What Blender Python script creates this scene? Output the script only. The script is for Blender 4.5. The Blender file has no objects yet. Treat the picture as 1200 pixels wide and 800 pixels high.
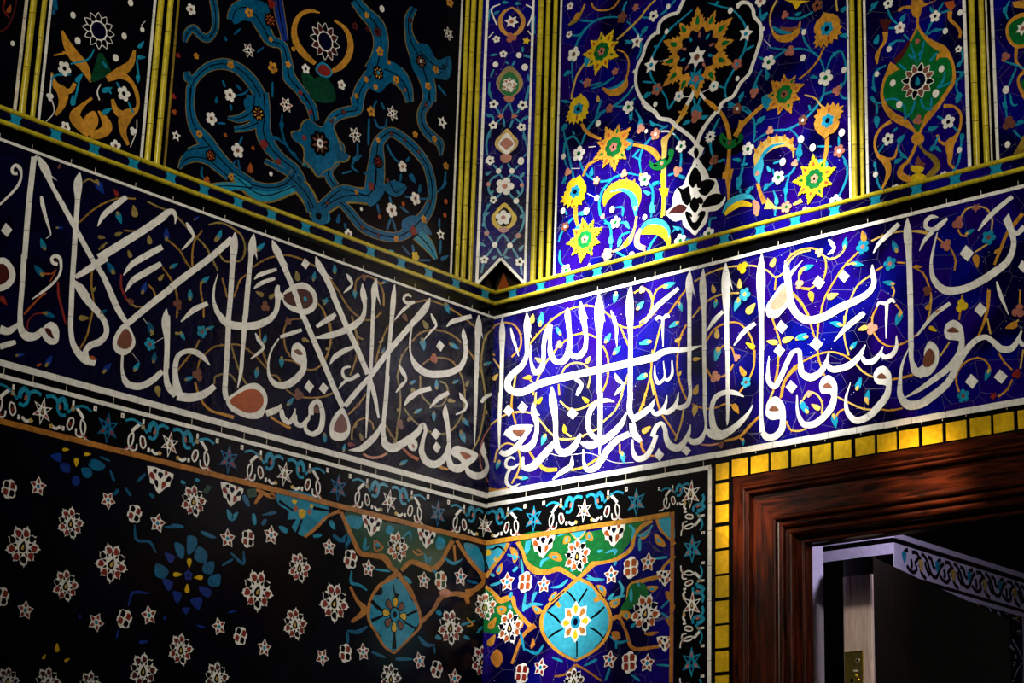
import bpy, math, random
from mathutils import Vector, Matrix
from mathutils.geometry import tessellate_polygon

scene = bpy.context.scene
COL = scene.collection
random.seed(7)

# ------------------------------------------------------------------ camera
FPX, YAW, PITCH, ROLL = 2473.3, 0.823084, 0.298009, 0.032634
_cy, _sy, _cp, _sp = math.cos(YAW), math.sin(YAW), math.cos(PITCH), math.sin(PITCH)
FWD = Vector((_sy*_cp, _cy*_cp, _sp))
_r = Vector((_cy, -_sy, 0.0)); _u = _r.cross(FWD)
RIGHT = _r*math.cos(ROLL) + _u*math.sin(ROLL)
UP = -_r*math.sin(ROLL) + _u*math.cos(ROLL)
def ray(px, py):
    return FWD + RIGHT*((px-600.0)/FPX) - UP*((py-400.0)/FPX)
EYE_H, DIST = 1.6, 5.4
_d = ray(572, 580.8); _t = DIST/math.hypot(_d.x, _d.y)
CAM = Vector((-_d.x*_t, -_d.y*_t, EYE_H))          # the room corner is the line x = y = 0
cam = bpy.data.cameras.new('camera'); cam.lens = FPX/1200.0*36.0; cam.sensor_width = 36.0
cam.clip_start = 0.05; cam.clip_end = 60
cam_ob = bpy.data.objects.new('camera', cam); COL.objects.link(cam_ob)
M = Matrix((RIGHT, UP, -FWD)).transposed().to_4x4(); M.translation = CAM
cam_ob.matrix_world = M
scene.camera = cam_ob

# ------------------------------------------------------------------ world, exposure, lights
world = bpy.data.worlds.new('world'); scene.world = world; world.use_nodes = True
bg = world.node_tree.nodes['Background']
bg.inputs[0].default_value = (0.9, 0.85, 0.75, 1); bg.inputs[1].default_value = 0.012
scene.view_settings.view_transform = 'Standard'; scene.view_settings.look = 'None'
scene.view_settings.exposure = 0.0; scene.view_settings.gamma = 1.0
scene.view_settings.use_curve_mapping = False

def aim(o, target):
    o.rotation_euler = (Vector(target)-o.location).to_track_quat('-Z', 'Y').to_euler()
def area(name, loc, target, size, power, color, spread=180):
    l = bpy.data.lights.new(name, 'AREA'); l.size = size; l.energy = power; l.color = color
    l.spread = math.radians(spread)
    o = bpy.data.objects.new(name, l); o.location = loc; COL.objects.link(o); aim(o, target); return o
def spot(name, loc, target, half_deg, blend, power, color, radius=0.03):
    l = bpy.data.lights.new(name, 'SPOT'); l.spot_size = math.radians(2*half_deg); l.spot_blend = blend
    l.energy = power; l.color = color; l.shadow_soft_size = radius
    o = bpy.data.objects.new(name, l); o.location = loc; COL.objects.link(o); aim(o, target); return o
# daylight reaching the niche: soft beams from a high window fall on the right wall, the rest is added fill light
area('hall_light', (-4.6, -3.4, 4.6), (-0.3, -0.3, 3.3), 1.6, 7.0, (1.0, 0.93, 0.78), 75)
spot('hall_fill', (-5.2, -4.2, 5.0), (-0.15, -0.3, 3.22), 15.5, 0.75, 900.0, (1.0, 0.93, 0.80), 0.2)  # unseen spot added as dim fill, falling off towards the lower left
WIN = (-3.6, -0.8, 6.1)
def beam(px, py, half, blend, power, col=(1.0, 0.98, 0.94)):
    d = ray(px, py); k = -CAM.x/d.x; spot('window_and_added_beam', WIN, CAM+d*k, half*0.88, blend, power*1.5, col, 0.05)
beam(690, 415, 4.8, 0.9, 4600)
beam(725, 275, 4.0, 0.9, 3400)
beam(945, 370, 4.0, 0.9, 3000)
beam(650, 655, 3.6, 1.0, 2600)
beam(945, 225, 3.4, 1.0, 1900)
beam(880, 602, 1.5, 1.0, 3400, (1.0, 0.72, 0.45))  # warm spot added for the bright pool on the upper jamb and tiles
beam(1085, 566, 1.5, 1.0, 3800, (1.0, 0.7, 0.45))  # warm spot added in place of the reflection on the lintel
area('passage_light', (0.85, -0.66, 3.02), (1.55, -0.44, 2.84), 0.12, 2.0, (0.86, 0.80, 1.0), 150)
area('passage_light', (0.52, -1.35, 2.95), (0.25, -0.88, 2.58), 0.1, 0.55, (0.86, 0.80, 1.0), 60)  # second small light, added to brighten the plaster strip
# ------------------------------------------------------------------ materials
MATS = {}
def mat(name, rgb, rough=0.22, var=0.18, cell=14.0, alt=None, specks=0.0, bump=0.012, metal=0.0, spec=0.4, dark=0.0):
    m = bpy.data.materials.new(name); m.use_nodes = True
    nt = m.node_tree; N = nt.nodes; L = nt.links
    b = N['Principled BSDF']; b.inputs['Roughness'].default_value = rough; b.inputs['Metallic'].default_value = metal
    b.inputs['Specular IOR Level'].default_value = spec
    geo = N.new('ShaderNodeNewGeometry')
    vor = N.new('ShaderNodeTexVoronoi'); vor.inputs['Scale'].default_value = cell
    L.new(geo.outputs['Position'], vor.inputs['Vector'])
    sep = N.new('ShaderNodeSeparateColor'); L.new(vor.outputs['Color'], sep.inputs[0])
    noi = N.new('ShaderNodeTexNoise'); noi.inputs['Scale'].default_value = 90.0; noi.inputs['Detail'].default_value = 3.0
    L.new(geo.outputs['Position'], noi.inputs['Vector'])
    mix = N.new('ShaderNodeMix'); mix.data_type = 'RGBA'
    a = alt if alt else tuple(c*(1-var) for c in rgb)
    mix.inputs['A'].default_value = (*rgb, 1); mix.inputs['B'].default_value = (*a, 1)
    L.new(sep.outputs[0], mix.inputs['Factor'])
    mul = N.new('ShaderNodeMapRange'); mul.inputs['From Min'].default_value = 0.3; mul.inputs['From Max'].default_value = 0.7
    mul.inputs['To Min'].default_value = 1.0-var; mul.inputs['To Max'].default_value = 1.0+var*0.5
    L.new(noi.outputs['Fac'], mul.inputs['Value'])
    m2 = N.new('ShaderNodeVectorMath'); m2.operation = 'SCALE'
    L.new(mix.outputs['Result'], m2.inputs[0]); L.new(mul.outputs['Result'], m2.inputs['Scale'])
    out = m2.outputs[0]
    if dark > 0:                                      # some of the ground was cut from nearly black tiles
        vd = N.new('ShaderNodeTexNoise'); vd.inputs['Scale'].default_value = 5.5; vd.inputs['Detail'].default_value = 1.0
        L.new(geo.outputs['Position'], vd.inputs['Vector'])
        rd = N.new('ShaderNodeMapRange'); rd.inputs['From Min'].default_value = 0.40; rd.inputs['From Max'].default_value = 0.52
        rd.inputs['To Min'].default_value = 1.0-dark; rd.inputs['To Max'].default_value = 1.0
        L.new(vd.outputs['Fac'], rd.inputs['Value'])
        md = N.new('ShaderNodeVectorMath'); md.operation = 'SCALE'
        L.new(out, md.inputs[0]); L.new(rd.outputs['Result'], md.inputs['Scale']); out = md.outputs[0]
    if specks > 0:                                    # pale hair joints between the ground tiles
        ve = N.new('ShaderNodeTexVoronoi'); ve.feature = 'DISTANCE_TO_EDGE'; ve.inputs['Scale'].default_value = cell
        L.new(geo.outputs['Position'], ve.inputs['Vector'])
        le = N.new('ShaderNodeMath'); le.operation = 'LESS_THAN'; le.inputs[1].default_value = 0.0045
        L.new(ve.outputs['Distance'], le.inputs[0])
        sc = N.new('ShaderNodeMath'); sc.operation = 'MULTIPLY'; sc.inputs[1].default_value = 0.16; L.new(le.outputs[0], sc.inputs[0])
        mj = N.new('ShaderNodeMix'); mj.data_type = 'RGBA'; mj.inputs['B'].default_value = (0.35, 0.36, 0.42, 1)
        L.new(sc.outputs[0], mj.inputs['Factor']); L.new(out, mj.inputs['A']); out = mj.outputs['Result']
    if specks > 0:                                    # glints on the glaze painted in as small pale specks
        v2 = N.new('ShaderNodeTexVoronoi'); v2.inputs['Scale'].default_value = 62.0
        L.new(geo.outputs['Position'], v2.inputs['Vector'])
        lt = N.new('ShaderNodeMath'); lt.operation = 'LESS_THAN'; lt.inputs[1].default_value = specks
        L.new(v2.outputs['Distance'], lt.inputs[0])
        m3 = N.new('ShaderNodeMix'); m3.data_type = 'RGBA'; m3.inputs['B'].default_value = (0.5, 0.55, 0.7, 1)
        L.new(lt.outputs[0], m3.inputs['Factor']); L.new(out, m3.inputs['A']); out = m3.outputs['Result']
    L.new(out, b.inputs['Base Color'])
    if bump > 0:
        n2 = N.new('ShaderNodeTexNoise'); n2.inputs['Scale'].default_value = 38.0; n2.inputs['Detail'].default_value = 4.0
        L.new(geo.outputs['Position'], n2.inputs['Vector'])
        bp = N.new('ShaderNodeBump'); bp.inputs['Strength'].default_value = bump*6; bp.inputs['Distance'].default_value = 0.004
        L.new(n2.outputs['Fac'], bp.inputs['Height']); L.new(bp.outputs[0], b.inputs['Normal'])
    MATS[name] = m; return m
mat('white', (0.74, 0.72, 0.66), 0.25, 0.14, 22)
mat('cream', (0.66, 0.60, 0.46), 0.3, 0.25, 22)
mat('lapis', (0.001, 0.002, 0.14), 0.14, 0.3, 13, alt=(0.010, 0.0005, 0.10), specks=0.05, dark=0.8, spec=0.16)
mat('navy', (0.002, 0.002, 0.020), 0.17, 0.4, 13, alt=(0.0015, 0.001, 0.008), bump=0.06, spec=0.11)  # doubles as left-wall lapis with the shade put into the colour
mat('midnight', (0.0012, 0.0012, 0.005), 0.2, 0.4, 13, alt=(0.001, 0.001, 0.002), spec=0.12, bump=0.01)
mat('black', (0.001, 0.001, 0.0015), 0.2, 0.3, spec=0.1)
mat('turquoise', (0.008, 0.22, 0.36), 0.2, 0.25, 20)
mat('sky', (0.03, 0.30, 0.42), 0.2, 0.2, 20)
mat('azure', (0.002, 0.10, 0.22), 0.2, 0.35, 16)
mat('ultramarine', (0.006, 0.03, 0.22), 0.2, 0.3, 16)
mat('ochre', (0.52, 0.24, 0.025), 0.25, 0.3, 20)
mat('straw', (0.55, 0.36, 0.08), 0.25, 0.25, 20)
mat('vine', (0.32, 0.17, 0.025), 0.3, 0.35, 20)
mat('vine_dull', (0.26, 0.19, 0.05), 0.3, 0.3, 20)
mat('yellow', (0.62, 0.42, 0.012), 0.2, 0.2, 18)
mat('gold', (0.62, 0.38, 0.01), 0.18, 0.2, 18)
mat('rolls', (0.50, 0.40, 0.02), 0.2, 0.25, 12)
mat('dullgold', (0.24, 0.16, 0.02), 0.3, 0.3)
mat('brown', (0.16, 0.055, 0.03), 0.3, 0.25)
mat('rose', (0.36, 0.12, 0.085), 0.3, 0.25)
mat('salmon', (0.52, 0.22, 0.14), 0.3, 0.2)
mat('rust', (0.36, 0.075, 0.012), 0.3, 0.25)
mat('red', (0.22, 0.018, 0.012), 0.3, 0.3)
mat('maroon', (0.06, 0.008, 0.008), 0.3, 0.3)
mat('green', (0.004, 0.13, 0.025), 0.2, 0.3, 18)
mat('deepgreen', (0.004, 0.05, 0.02), 0.2, 0.3, 18)
mat('strap', (0.40, 0.15, 0.02), 0.3, 0.3, 24)
mat('mortar', (0.016, 0.012, 0.009), 0.9, 0.3, spec=0.1)
mat('lavender', (0.50, 0.44, 0.62), 0.4, 0.12)
mat('brass', (0.55, 0.42, 0.10), 0.28, 0.2, metal=0.9)
mat('steel', (0.6, 0.5, 0.45), 0.35, 0.1, metal=0.8)
def wood(name, c1, c2, rough, grain=(30, 30, 3)):
    m = bpy.data.materials.new(name); m.use_nodes = True
    nt = m.node_tree; N = nt.nodes; L = nt.links; b = N['Principled BSDF']
    b.inputs['Roughness'].default_value = rough
    b.inputs['Coat Weight'].default_value = 0.3; b.inputs['Coat Roughness'].default_value = 0.15
    geo = N.new('ShaderNodeNewGeometry'); mp = N.new('ShaderNodeMapping')
    mp.inputs['Scale'].default_value = grain
    L.new(geo.outputs['Position'], mp.inputs['Vector'])
    n = N.new('ShaderNodeTexNoise'); n.inputs['Scale'].default_value = 3.0; n.inputs['Detail'].default_value = 6.0
    n.inputs['Distortion'].default_value = 0.8
    L.new(mp.outputs[0], n.inputs['Vector'])
    r = N.new('ShaderNodeValToRGB'); r.color_ramp.elements[0].position = 0.35; r.color_ramp.elements[1].position = 0.7
    r.color_ramp.elements[0].color = (*c1, 1); r.color_ramp.elements[1].color = (*c2, 1)
    L.new(n.outputs['Fac'], r.inputs[0]); L.new(r.outputs[0], b.inputs['Base Color'])
    bp = N.new('ShaderNodeBump'); bp.inputs['Strength'].default_value = 0.15; bp.inputs['Distance'].default_value = 0.002
    L.new(n.outputs['Fac'], bp.inputs['Height']); L.new(bp.outputs[0], b.inputs['Normal'])
    MATS[name] = m
wood('mahogany', (0.006, 0.001, 0.0004), (0.062, 0.010, 0.002), 0.2)
wood('mahogany_rail', (0.006, 0.001, 0.0004), (0.062, 0.010, 0.002), 0.2, (30, 3, 30))
wood('ebony', (0.003, 0.0015, 0.001), (0.010, 0.004, 0.002), 0.35)
wood('sheen_wood', (0.42, 0.30, 0.26), (0.62, 0.48, 0.43), 0.35)  # pale tone holds the reflected sheen of the leaf edge

# ------------------------------------------------------------------ wall planes
class Plane:
    def __init__(s, o, ex, n):
        s.o = Vector(o); s.ex = Vector(ex).normalized(); s.n = Vector(n).normalized(); s.ez = Vector((0, 0, 1))
    def at(s, px, py, h=0.0):                         # a point of the plane, in metres along it
        d = ray(px, py); o = s.o + s.n*h
        t = (o-CAM).dot(s.n)/d.dot(s.n); p = CAM + d*t - o
        return (p.dot(s.ex), p.z)
    def p(s, u, v, h=0.0):
        return s.o + s.ex*u + s.ez*v + s.n*h
PL = Plane((0, 0, 0), (1, 0, 0), (0, -1, 0))          # left wall: u runs from - to 0 at the corner
PR = Plane((0, 0, 0), (0, -1, 0), (-1, 0, 0))         # right wall: u runs from 0 at the corner
_aL, _aR = abs(PL.at(553, 330)[0]), abs(PR.at(621, 331)[0])
PC = Plane((-_aL/2, -_aR/2, 0), (_aL, -_aR, 0), (-_aR, -_aL, 0))  # chamfer across the corner
PLANES = {'L': PL, 'R': PR, 'C': PC}

# ------------------------------------------------------------------ mesh collector
class MB:
    def __init__(s):
        s.v = []; s.f = []; s.m = []; s.mats = []; s.smooth = False
    def mi(s, name):
        if name not in s.mats: s.mats.append(name)
        return s.mats.index(name)
    def face(s, pts, m):
        i = len(s.v); s.v += [tuple(p) for p in pts]; s.f.append(tuple(range(i, i+len(pts)))); s.m.append(s.mi(m))
    def poly(s, pl, uv, m, h, th=0.0006):             # a flat tile piece with its own thickness
        if len(uv) < 3: return
        ar = sum(uv[i-1][0]*uv[i][1]-uv[i][0]*uv[i-1][1] for i in range(len(uv)))
        if ar < 0: uv = uv[::-1]
        i = len(s.v); n = len(uv); k = s.mi(m)
        s.v += [tuple(pl.p(u, v, h)) for u, v in uv]; s.v += [tuple(pl.p(u, v, h-th)) for u, v in uv]
        for t in tessellate_polygon([[Vector((u, v, 0)) for u, v in uv]]):
            a, b, c = t
            if (uv[b][0]-uv[a][0])*(uv[c][1]-uv[a][1])-(uv[b][1]-uv[a][1])*(uv[c][0]-uv[a][0]) < 0: b, c = c, b
            if pl.ex.cross(pl.ez).dot(pl.n) < 0: b, c = c, b
            s.f.append((i+a, i+b, i+c)); s.m.append(k)
        for j in range(n):
            q = (j+1) % n; s.f.append((i+j, i+n+j, i+n+q, i+q)); s.m.append(k)
    def ribbon(s, pl, lft, rgt, m, h, th=0.0006):
        i = len(s.v); n = len(lft); k = s.mi(m)
        for (a, b), (c, d) in zip(lft, rgt):
            s.v += [tuple(pl.p(a, b, h)), tuple(pl.p(c, d, h)), tuple(pl.p(c, d, h-th)), tuple(pl.p(a, b, h-th))]
        for j in range(n-1):
            q = i+4*j
            s.f += [(q, q+1, q+5, q+4), (q+1, q+2, q+6, q+5), (q+3, q, q+4, q+7)]; s.m += [k]*3
        s.f += [(i, i+3, i+2, i+1), (i+4*n-4, i+4*n-3, i+4*n-2, i+4*n-1)]; s.m += [k]*2
    def box(s, pl, u0, u1, v0, v1, h0, h1, m):
        P = [pl.p(u, v, h) for h in (h0, h1) for u, v in ((u0, v0), (u1, v0), (u1, v1), (u0, v1))]
        for q in ((0, 1, 2, 3), (4, 5, 6, 7), (0, 1, 5, 4), (1, 2, 6, 5), (2, 3, 7, 6), (3, 0, 4, 7)):
            s.face([P[j] for j in q], m)
    def sweep(s, pts3, prof_dirs, m):                 # pts3: list of rings
        i = len(s.v); n = len(pts3[0]); k = s.mi(m)
        for ring in pts3: s.v += [tuple(p) for p in ring]
        for a in range(len(pts3)-1):
            for b in range(n-1):
                q = i+a*n+b; s.f.append((q, q+1, q+n+1, q+n)); s.m.append(k)
    def build(s, name, parent=None, label=None, smooth=False):
        me = bpy.data.meshes.new(name); me.from_pydata(s.v, [], s.f)
        for n in s.mats: me.materials.append(MATS[n])
        me.polygons.foreach_set('material_index', s.m)
        if smooth: me.polygons.foreach_set('use_smooth', [True]*len(me.polygons))
        me.update()
        o = bpy.data.objects.new(name, me); COL.objects.link(o)
        if parent:
            o.parent = parent; o.matrix_parent_inverse = parent.matrix_world.inverted()
        if label: o['label'] = label
        return o
def thing(name, label, cat, loc=(0, 0, 0), group=None):
    o = bpy.data.objects.new(name, None); COL.objects.link(o); o.location = loc; o.empty_display_size = 0.05
    o.matrix_world = Matrix.Translation(loc)
    o['label'] = label; o['category'] = cat; o['kind'] = 'thing'
    if group: o['group'] = group
    return o

# ------------------------------------------------------------------ curves
def cr(pts, closed=False, step=2.2):
    """Catmull-Rom through (x, y, w) tuples, in picture-sized units"""
    n = len(pts)
    if n < 3 and not closed: 
        out = []
        a, b = pts[0], pts[-1]; L = math.hypot(b[0]-a[0], b[1]-a[1]); k = max(2, int(L/12)+1)
        return [tuple(a[c]+(b[c]-a[c])*t/k for c in range(len(a))) for t in range(k+1)]
    out = []; rng = range(n if closed else n-1)
    for i in rng:
        g = (lambda j: pts[j % n]) if closed else (lambda j: pts[min(max(j, 0), n-1)])
        p0, p1, p2, p3 = g(i-1), g(i), g(i+1), g(i+2)
        L = math.hypot(p2[0]-p1[0], p2[1]-p1[1]); k = max(2, min(10, int(L/step/1.6)+1))
        # centripetal style tangents, limited by the chord so that uneven spacing does not overshoot
        def tan(a, b, c):
            la = math.hypot(b[0]-a[0], b[1]-a[1]) or 1e-6; lb = math.hypot(c[0]-b[0], c[1]-b[1]) or 1e-6
            if a is b or b is c or la < 1e-5 or lb < 1e-5:
                return tuple((c[j]-a[j])/(la+lb)*1.0 for j in range(len(a)))
            return tuple(((b[j]-a[j])/la*lb+(c[j]-b[j])/lb*la)/(la+lb) for j in range(len(a)))
        m1 = tan(p0, p1, p2); m2 = tan(p1, p2, p3)
        for t in range(k):
            x = t/k; h1 = 2*x**3-3*x*x+1; h2 = x**3-2*x*x+x; h3 = -2*x**3+3*x*x; h4 = x**3-x*x
            out.append(tuple(h1*p1[j]+h2*L*m1[j]+h3*p2[j]+h4*L*m2[j] for j in range(len(p1))))
    if not closed: out.append(tuple(pts[-1]))
    return out
def outline(c):
    """left and right edge of a stroke of varying width"""
    L, R = [], []
    n = len(c)
    for i in range(n):
        a = c[max(i-1, 0)]; b = c[min(i+1, n-1)]
        dx, dy = b[0]-a[0], b[1]-a[1]; l = math.hypot(dx, dy) or 1e-6
        w = max(c[i][2], 0.25)/2; nx, ny = -dy/l*w, dx/l*w
        L.append((c[i][0]+nx, c[i][1]+ny)); R.append((c[i][0]-nx, c[i][1]-ny))
    return L, R

def outline_m(c):
    L, R = [], []; n = len(c)
    for i in range(n):
        a = c[max(i-1, 0)]; b = c[min(i+1, n-1)]; dx, dy = b[0]-a[0], b[1]-a[1]; l = math.hypot(dx, dy) or 1e-6; w = c[i][2]/2
        L.append((c[i][0]-dy/l*w, c[i][1]+dx/l*w)); R.append((c[i][0]+dy/l*w, c[i][1]-dx/l*w))
    return L, R
# ------------------------------------------------------------------ stamped blossoms: lists of (material, polygon in units of radius)
def polar(n, f, k=48, rot=0.0, sx=1.0, sy=1.0):
    return [(sx*f(t)*math.sin(t+rot), sy*f(t)*math.cos(t+rot)) for t in (2*math.pi*i/k for i in range(k))]
def disc(r, x=0, y=0, k=14): return [(x+r*math.sin(2*math.pi*i/k), y+r*math.cos(2*math.pi*i/k)) for i in range(k)]
def ptl(n, lobe, rot=0.0, inner=0.62):                # rounded petals
    return polar(n, lambda t: inner+(1-inner)*abs(math.cos(n*t/2))**0.7, 12*n, rot)
def star(n, inner=0.5, rot=0.0):
    return [((1 if i % 2 == 0 else inner)*math.sin(math.pi*i/n+rot), (1 if i % 2 == 0 else inner)*math.cos(math.pi*i/n+rot)) for i in range(2*n)]
def drop(x, y, l, w, ang):                            # a pointed drop, tip outward along ang
    s, c = math.sin(ang), math.cos(ang); o = []
    for i in range(12):
        t = 2*math.pi*i/12; r = math.cos(t); yy = r*l/2; xx = math.sin(t)*w/2*(0.75-0.45*r)
        o.append((x+xx*c+yy*s, y-xx*s+yy*c))
    return o
def m_five(c1, c2, rot): return [(c1, ptl(5, 0, rot)), (c2, disc(0.3))]
def m_six(c1, c2, rot): return [(c1, star(6, 0.55, rot)), (c2, disc(0.3))]
def m_star5(c1, c2, rot): return [(c1, star(5, 0.5, rot)), (c2, disc(0.25))]
def m_tref(c1, c2, rot): return [(c1, polar(3, lambda t: 0.5+0.5*abs(math.cos(1.5*t))**0.6, 36, rot))]
def m_bud(c1, c2, rot): return [(c1, [(x*0.9, y) for x, y in disc(0.8, 0, 0, 10)])]
def m_jag(c1, c2, rot):
    o = []; k = 9
    for i in range(k):                                # broad serrated petals
        a = 2*math.pi*i/k+rot; r = 1.04 if i % 2 else 0.92
        for da, rr in ((-0.345, 0.60), (-0.31, 0.72), (-0.22, 0.72), (-0.20, 0.80), (-0.11, 0.80), (-0.08, 0.92), (0.0, 1.04), (0.08, 0.92), (0.11, 0.80), (0.20, 0.82), (0.22, 0.72), (0.31, 0.72)):
            o.append((r*rr*math.sin(a+da), r*rr*math.cos(a+da)))
    L = [(c1, o)]
    for i in range(k):
        a = 2*math.pi*i/k+rot; L.append(('green' if i % 3 == 0 else 'rust', drop(0.66*math.sin(a), 0.66*math.cos(a), 0.24, 0.15, a)))
    L += [('green', [(x*0.43, y*0.43) for x, y in ptl(8, 0, rot, 0.86)]), (c2, [(x*0.2, y*0.2) for x, y in ptl(5, 0, rot)]), ('black', disc(0.06))]
    return L
def m_crown(c1, c2, rot):
    o = []; k = 12
    for i in range(k):
        a = 2*math.pi*i/k+rot; r = 1.0 if i % 2 == 0 else 0.9
        for da, rr in ((-0.26, 0.66), (-0.25, 0.76), (-0.18, 0.74), (-0.17, 0.84), (-0.10, 0.82), (-0.07, 0.93), (0.0, 1.04), (0.07, 0.93), (0.10, 0.82), (0.17, 0.84), (0.18, 0.74), (0.25, 0.76)):
            o.append((r*rr*math.sin(a+da), r*rr*math.cos(a+da)))
    L = [(c1, o)]
    for i in range(k):
        a = 2*math.pi*i/k+rot; L.append(('green', drop(0.73*math.sin(a), 0.73*math.cos(a), 0.22, 0.13, a)))
    L.append((c2, polar(12, lambda t: 0.50+0.05*math.cos(12*t+math.pi), 96, rot)))
    for i in range(10):
        a = 2*math.pi*i/10+rot+0.15; L.append(('turquoise' if i % 2 else 'rose', drop(0.39*math.sin(a), 0.39*math.cos(a), 0.15, 0.08, a)))
    return L
def m_palm(c1, c2, rot):
    pts = [(0, -1.0), (0.25, -0.78), (0.5, -0.72), (0.72, -0.45), (0.78, -0.15), (0.66, 0.0), (0.82, 0.12), (0.75, 0.3), (0.95, 0.42), (0.78, 0.52),
           (0.9, 0.75), (0.62, 0.7), (0.55, 0.92), (0.36, 0.76), (0.2, 1.02), (0.05, 0.8), (-0.15, 0.98), (-0.25, 0.74), (-0.5, 0.9), (-0.52, 0.66), (-0.8, 0.68), (-0.7, 0.45),
           (-0.92, 0.3), (-0.76, 0.16), (-0.84, -0.1), (-0.74, -0.4), (-0.5, -0.66), (-0.26, -0.8)]
    s, c = math.sin(rot), math.cos(rot); R = lambda P: [(x*c+y*s, -x*s+y*c) for x, y in P]
    return [(c1, R(pts)), (c2, [(x*0.4, y*0.4) for x, y in ptl(6, 0, rot, 0.7)]), ('navy', disc(0.15)), ('rust', R(drop(0.0, 0.6, 0.36, 0.2, 0.0)))]
def m_stared(c1, c2, rot):
    L = [('white', star(5, 0.58, rot))]
    for i in range(5):
        a = 2*math.pi*i/5+rot; L.append((c1, drop(0.57*math.sin(a), 0.57*math.cos(a), 0.52, 0.42, a)))
    return L+[('turquoise', disc(0.21))]
def m_quad(c1, c2, rot):
    s, c = math.sin(rot), math.cos(rot); R = lambda P: [(x*c+y*s, -x*s+y*c) for x, y in P]
    o = [(0, 1), (0.35, 0.95), (0.55, 0.66), (0.8, 0.55), (0.86, 0.2), (0.74, -0.1), (0.86, -0.5), (0.6, -0.76), (0.3, -0.82), (0, -1), (-0.35, -0.95), (-0.55, -0.66), (-0.8, -0.55), (-0.86, -0.2), (-0.74, 0.1), (-0.86, 0.5), (-0.6, 0.76), (-0.3, 0.82)]
    L = [('white', R(o))]
    for i, (x, y) in enumerate(((0.35, 0.40), (0.38, -0.36), (-0.35, -0.40), (-0.38, 0.36))):
        L.append((c1 if i % 2 == 0 else c2, R([(x-0.26, y-0.28), (x+0.22, y-0.30), (x+0.29, y+0.14), (x+0.16, y+0.32), (x-0.08, y+0.36), (x-0.27, y+0.28)])))
    return L
def m_lotus(c1, c2, rot, n=9):
    o = []
    for i in range(n):
        a = 2*math.pi*i/n+rot; r = 1.06 if i % 2 == 0 else 0.96
        for da, rr in ((-0.34, 0.74), (-0.20, 0.90), (-0.05, 0.94), (0.0, 1.06), (0.05, 0.94), (0.20, 0.90)): o.append((r*rr*math.sin(a+da), r*rr*math.cos(a+da)))
    L = [('white', o)]
    for i in range(n):                                # curled petals: a comma in each
        a = 2*math.pi*i/n+rot; x, y = 0.72*math.sin(a), 0.72*math.cos(a)
        L.append((c1 if i % 3 != 1 else c2, drop(x, y, 0.42, 0.44, a+0.5 if i % 2 else a-0.5)))
        a2 = a+math.pi/n; L.append((c2, drop(0.50*math.sin(a2), 0.50*math.cos(a2), 0.26, 0.16, a2)))
    return L+[(c2, drop(0, -0.02, 0.62, 0.5, rot)), ('straw', drop(0, -0.05, 0.32, 0.2, rot))]
def m_halflotus(c1, c2, rot):                         # the lower half of a lotus, cut by the frame above it
    o = [(-1.05, 0.55), (-0.95, 0.15), (-0.8, -0.1), (-0.72, -0.45), (-0.42, -0.5), (-0.28, -0.8), (0, -1), (0.25, -0.75), (0.5, -0.5), (0.78, -0.42), (0.82, -0.05), (0.98, 0.15), (1.0, 0.45), (0.5, 0.5), (0, 0.55), (-0.5, 0.6)]
    L = [('white', o), (c1, drop(-0.58, -0.02, 0.62, 0.44, 2.3)), (c2, drop(-0.24, -0.42, 0.55, 0.36, 2.8)), (c1, drop(0.28, -0.42, 0.55, 0.4, -2.8)), (c2, drop(0.6, 0.0, 0.58, 0.4, -2.3)), (c2, drop(-0.42, 0.34, 0.3, 0.4, 2.6)), ('navy', drop(0.0, 0.16, 0.42, 0.5, 3.14)), (c1, drop(0.4, 0.36, 0.3, 0.3, 3.6))]
    return L
def m_ring(c1, c2, rot):                              # white outlined lotus over dark ground
    L = []
    for i in range(12):
        a = 2*math.pi*i/12+rot
        L.append((c1, drop(0.74*math.sin(a), 0.74*math.cos(a), 0.56, 0.52, a)))
    for i in range(12):
        a = 2*math.pi*i/12+rot
        L.append((c2 if i % 3 else 'black', drop(0.74*math.sin(a), 0.74*math.cos(a), 0.45, 0.38, a)))
    return L+[(c1, disc(0.54)), ('navy', disc(0.47)), ('turquoise' if c2 == 'brown' else 'navy', drop(0, 0, 0.5, 0.34, 0))]
def m_outl(c1, c2, rot):                              # small star of outlined petals
    L = []
    for i in range(6):
        a = 2*math.pi*i/6+rot
        L.append((c1, drop(0.58*math.sin(a), 0.58*math.cos(a), 0.85, 0.62, a)))
    for i in range(6):
        a = 2*math.pi*i/6+rot
        L.append((c2, drop(0.60*math.sin(a), 0.60*math.cos(a), 0.52, 0.34, a)))
    return L+[('black', disc(0.2))]
def m_dark(c1, c2, rot):
    return [('black', ptl(8, 0, rot, 0.8))]+[(c1, drop(0.6*math.sin(i*math.pi/4+rot), 0.6*math.cos(i*math.pi/4+rot), 0.42, 0.26, i*math.pi/4+rot)) for i in range(8)]+[(c2, disc(0.26)), ('maroon', disc(0.14))]
def m_blue(c1, c2, rot):                              # turquoise star flower of the guard border
    L = [(c1, star(6, 0.45, rot))]
    for i in range(6):
        a = 2*math.pi*i/6+rot; L.append((c2 if i % 2 == 0 else 'navy', drop(0.5*math.sin(a), 0.5*math.cos(a), 0.42, 0.24, a)))
    return L+[('navy', drop(0, 0, 0.36, 0.24, 0))]
MOTIF = {k[2:]: v for k, v in list(globals().items()) if k.startswith('m_')}
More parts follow.
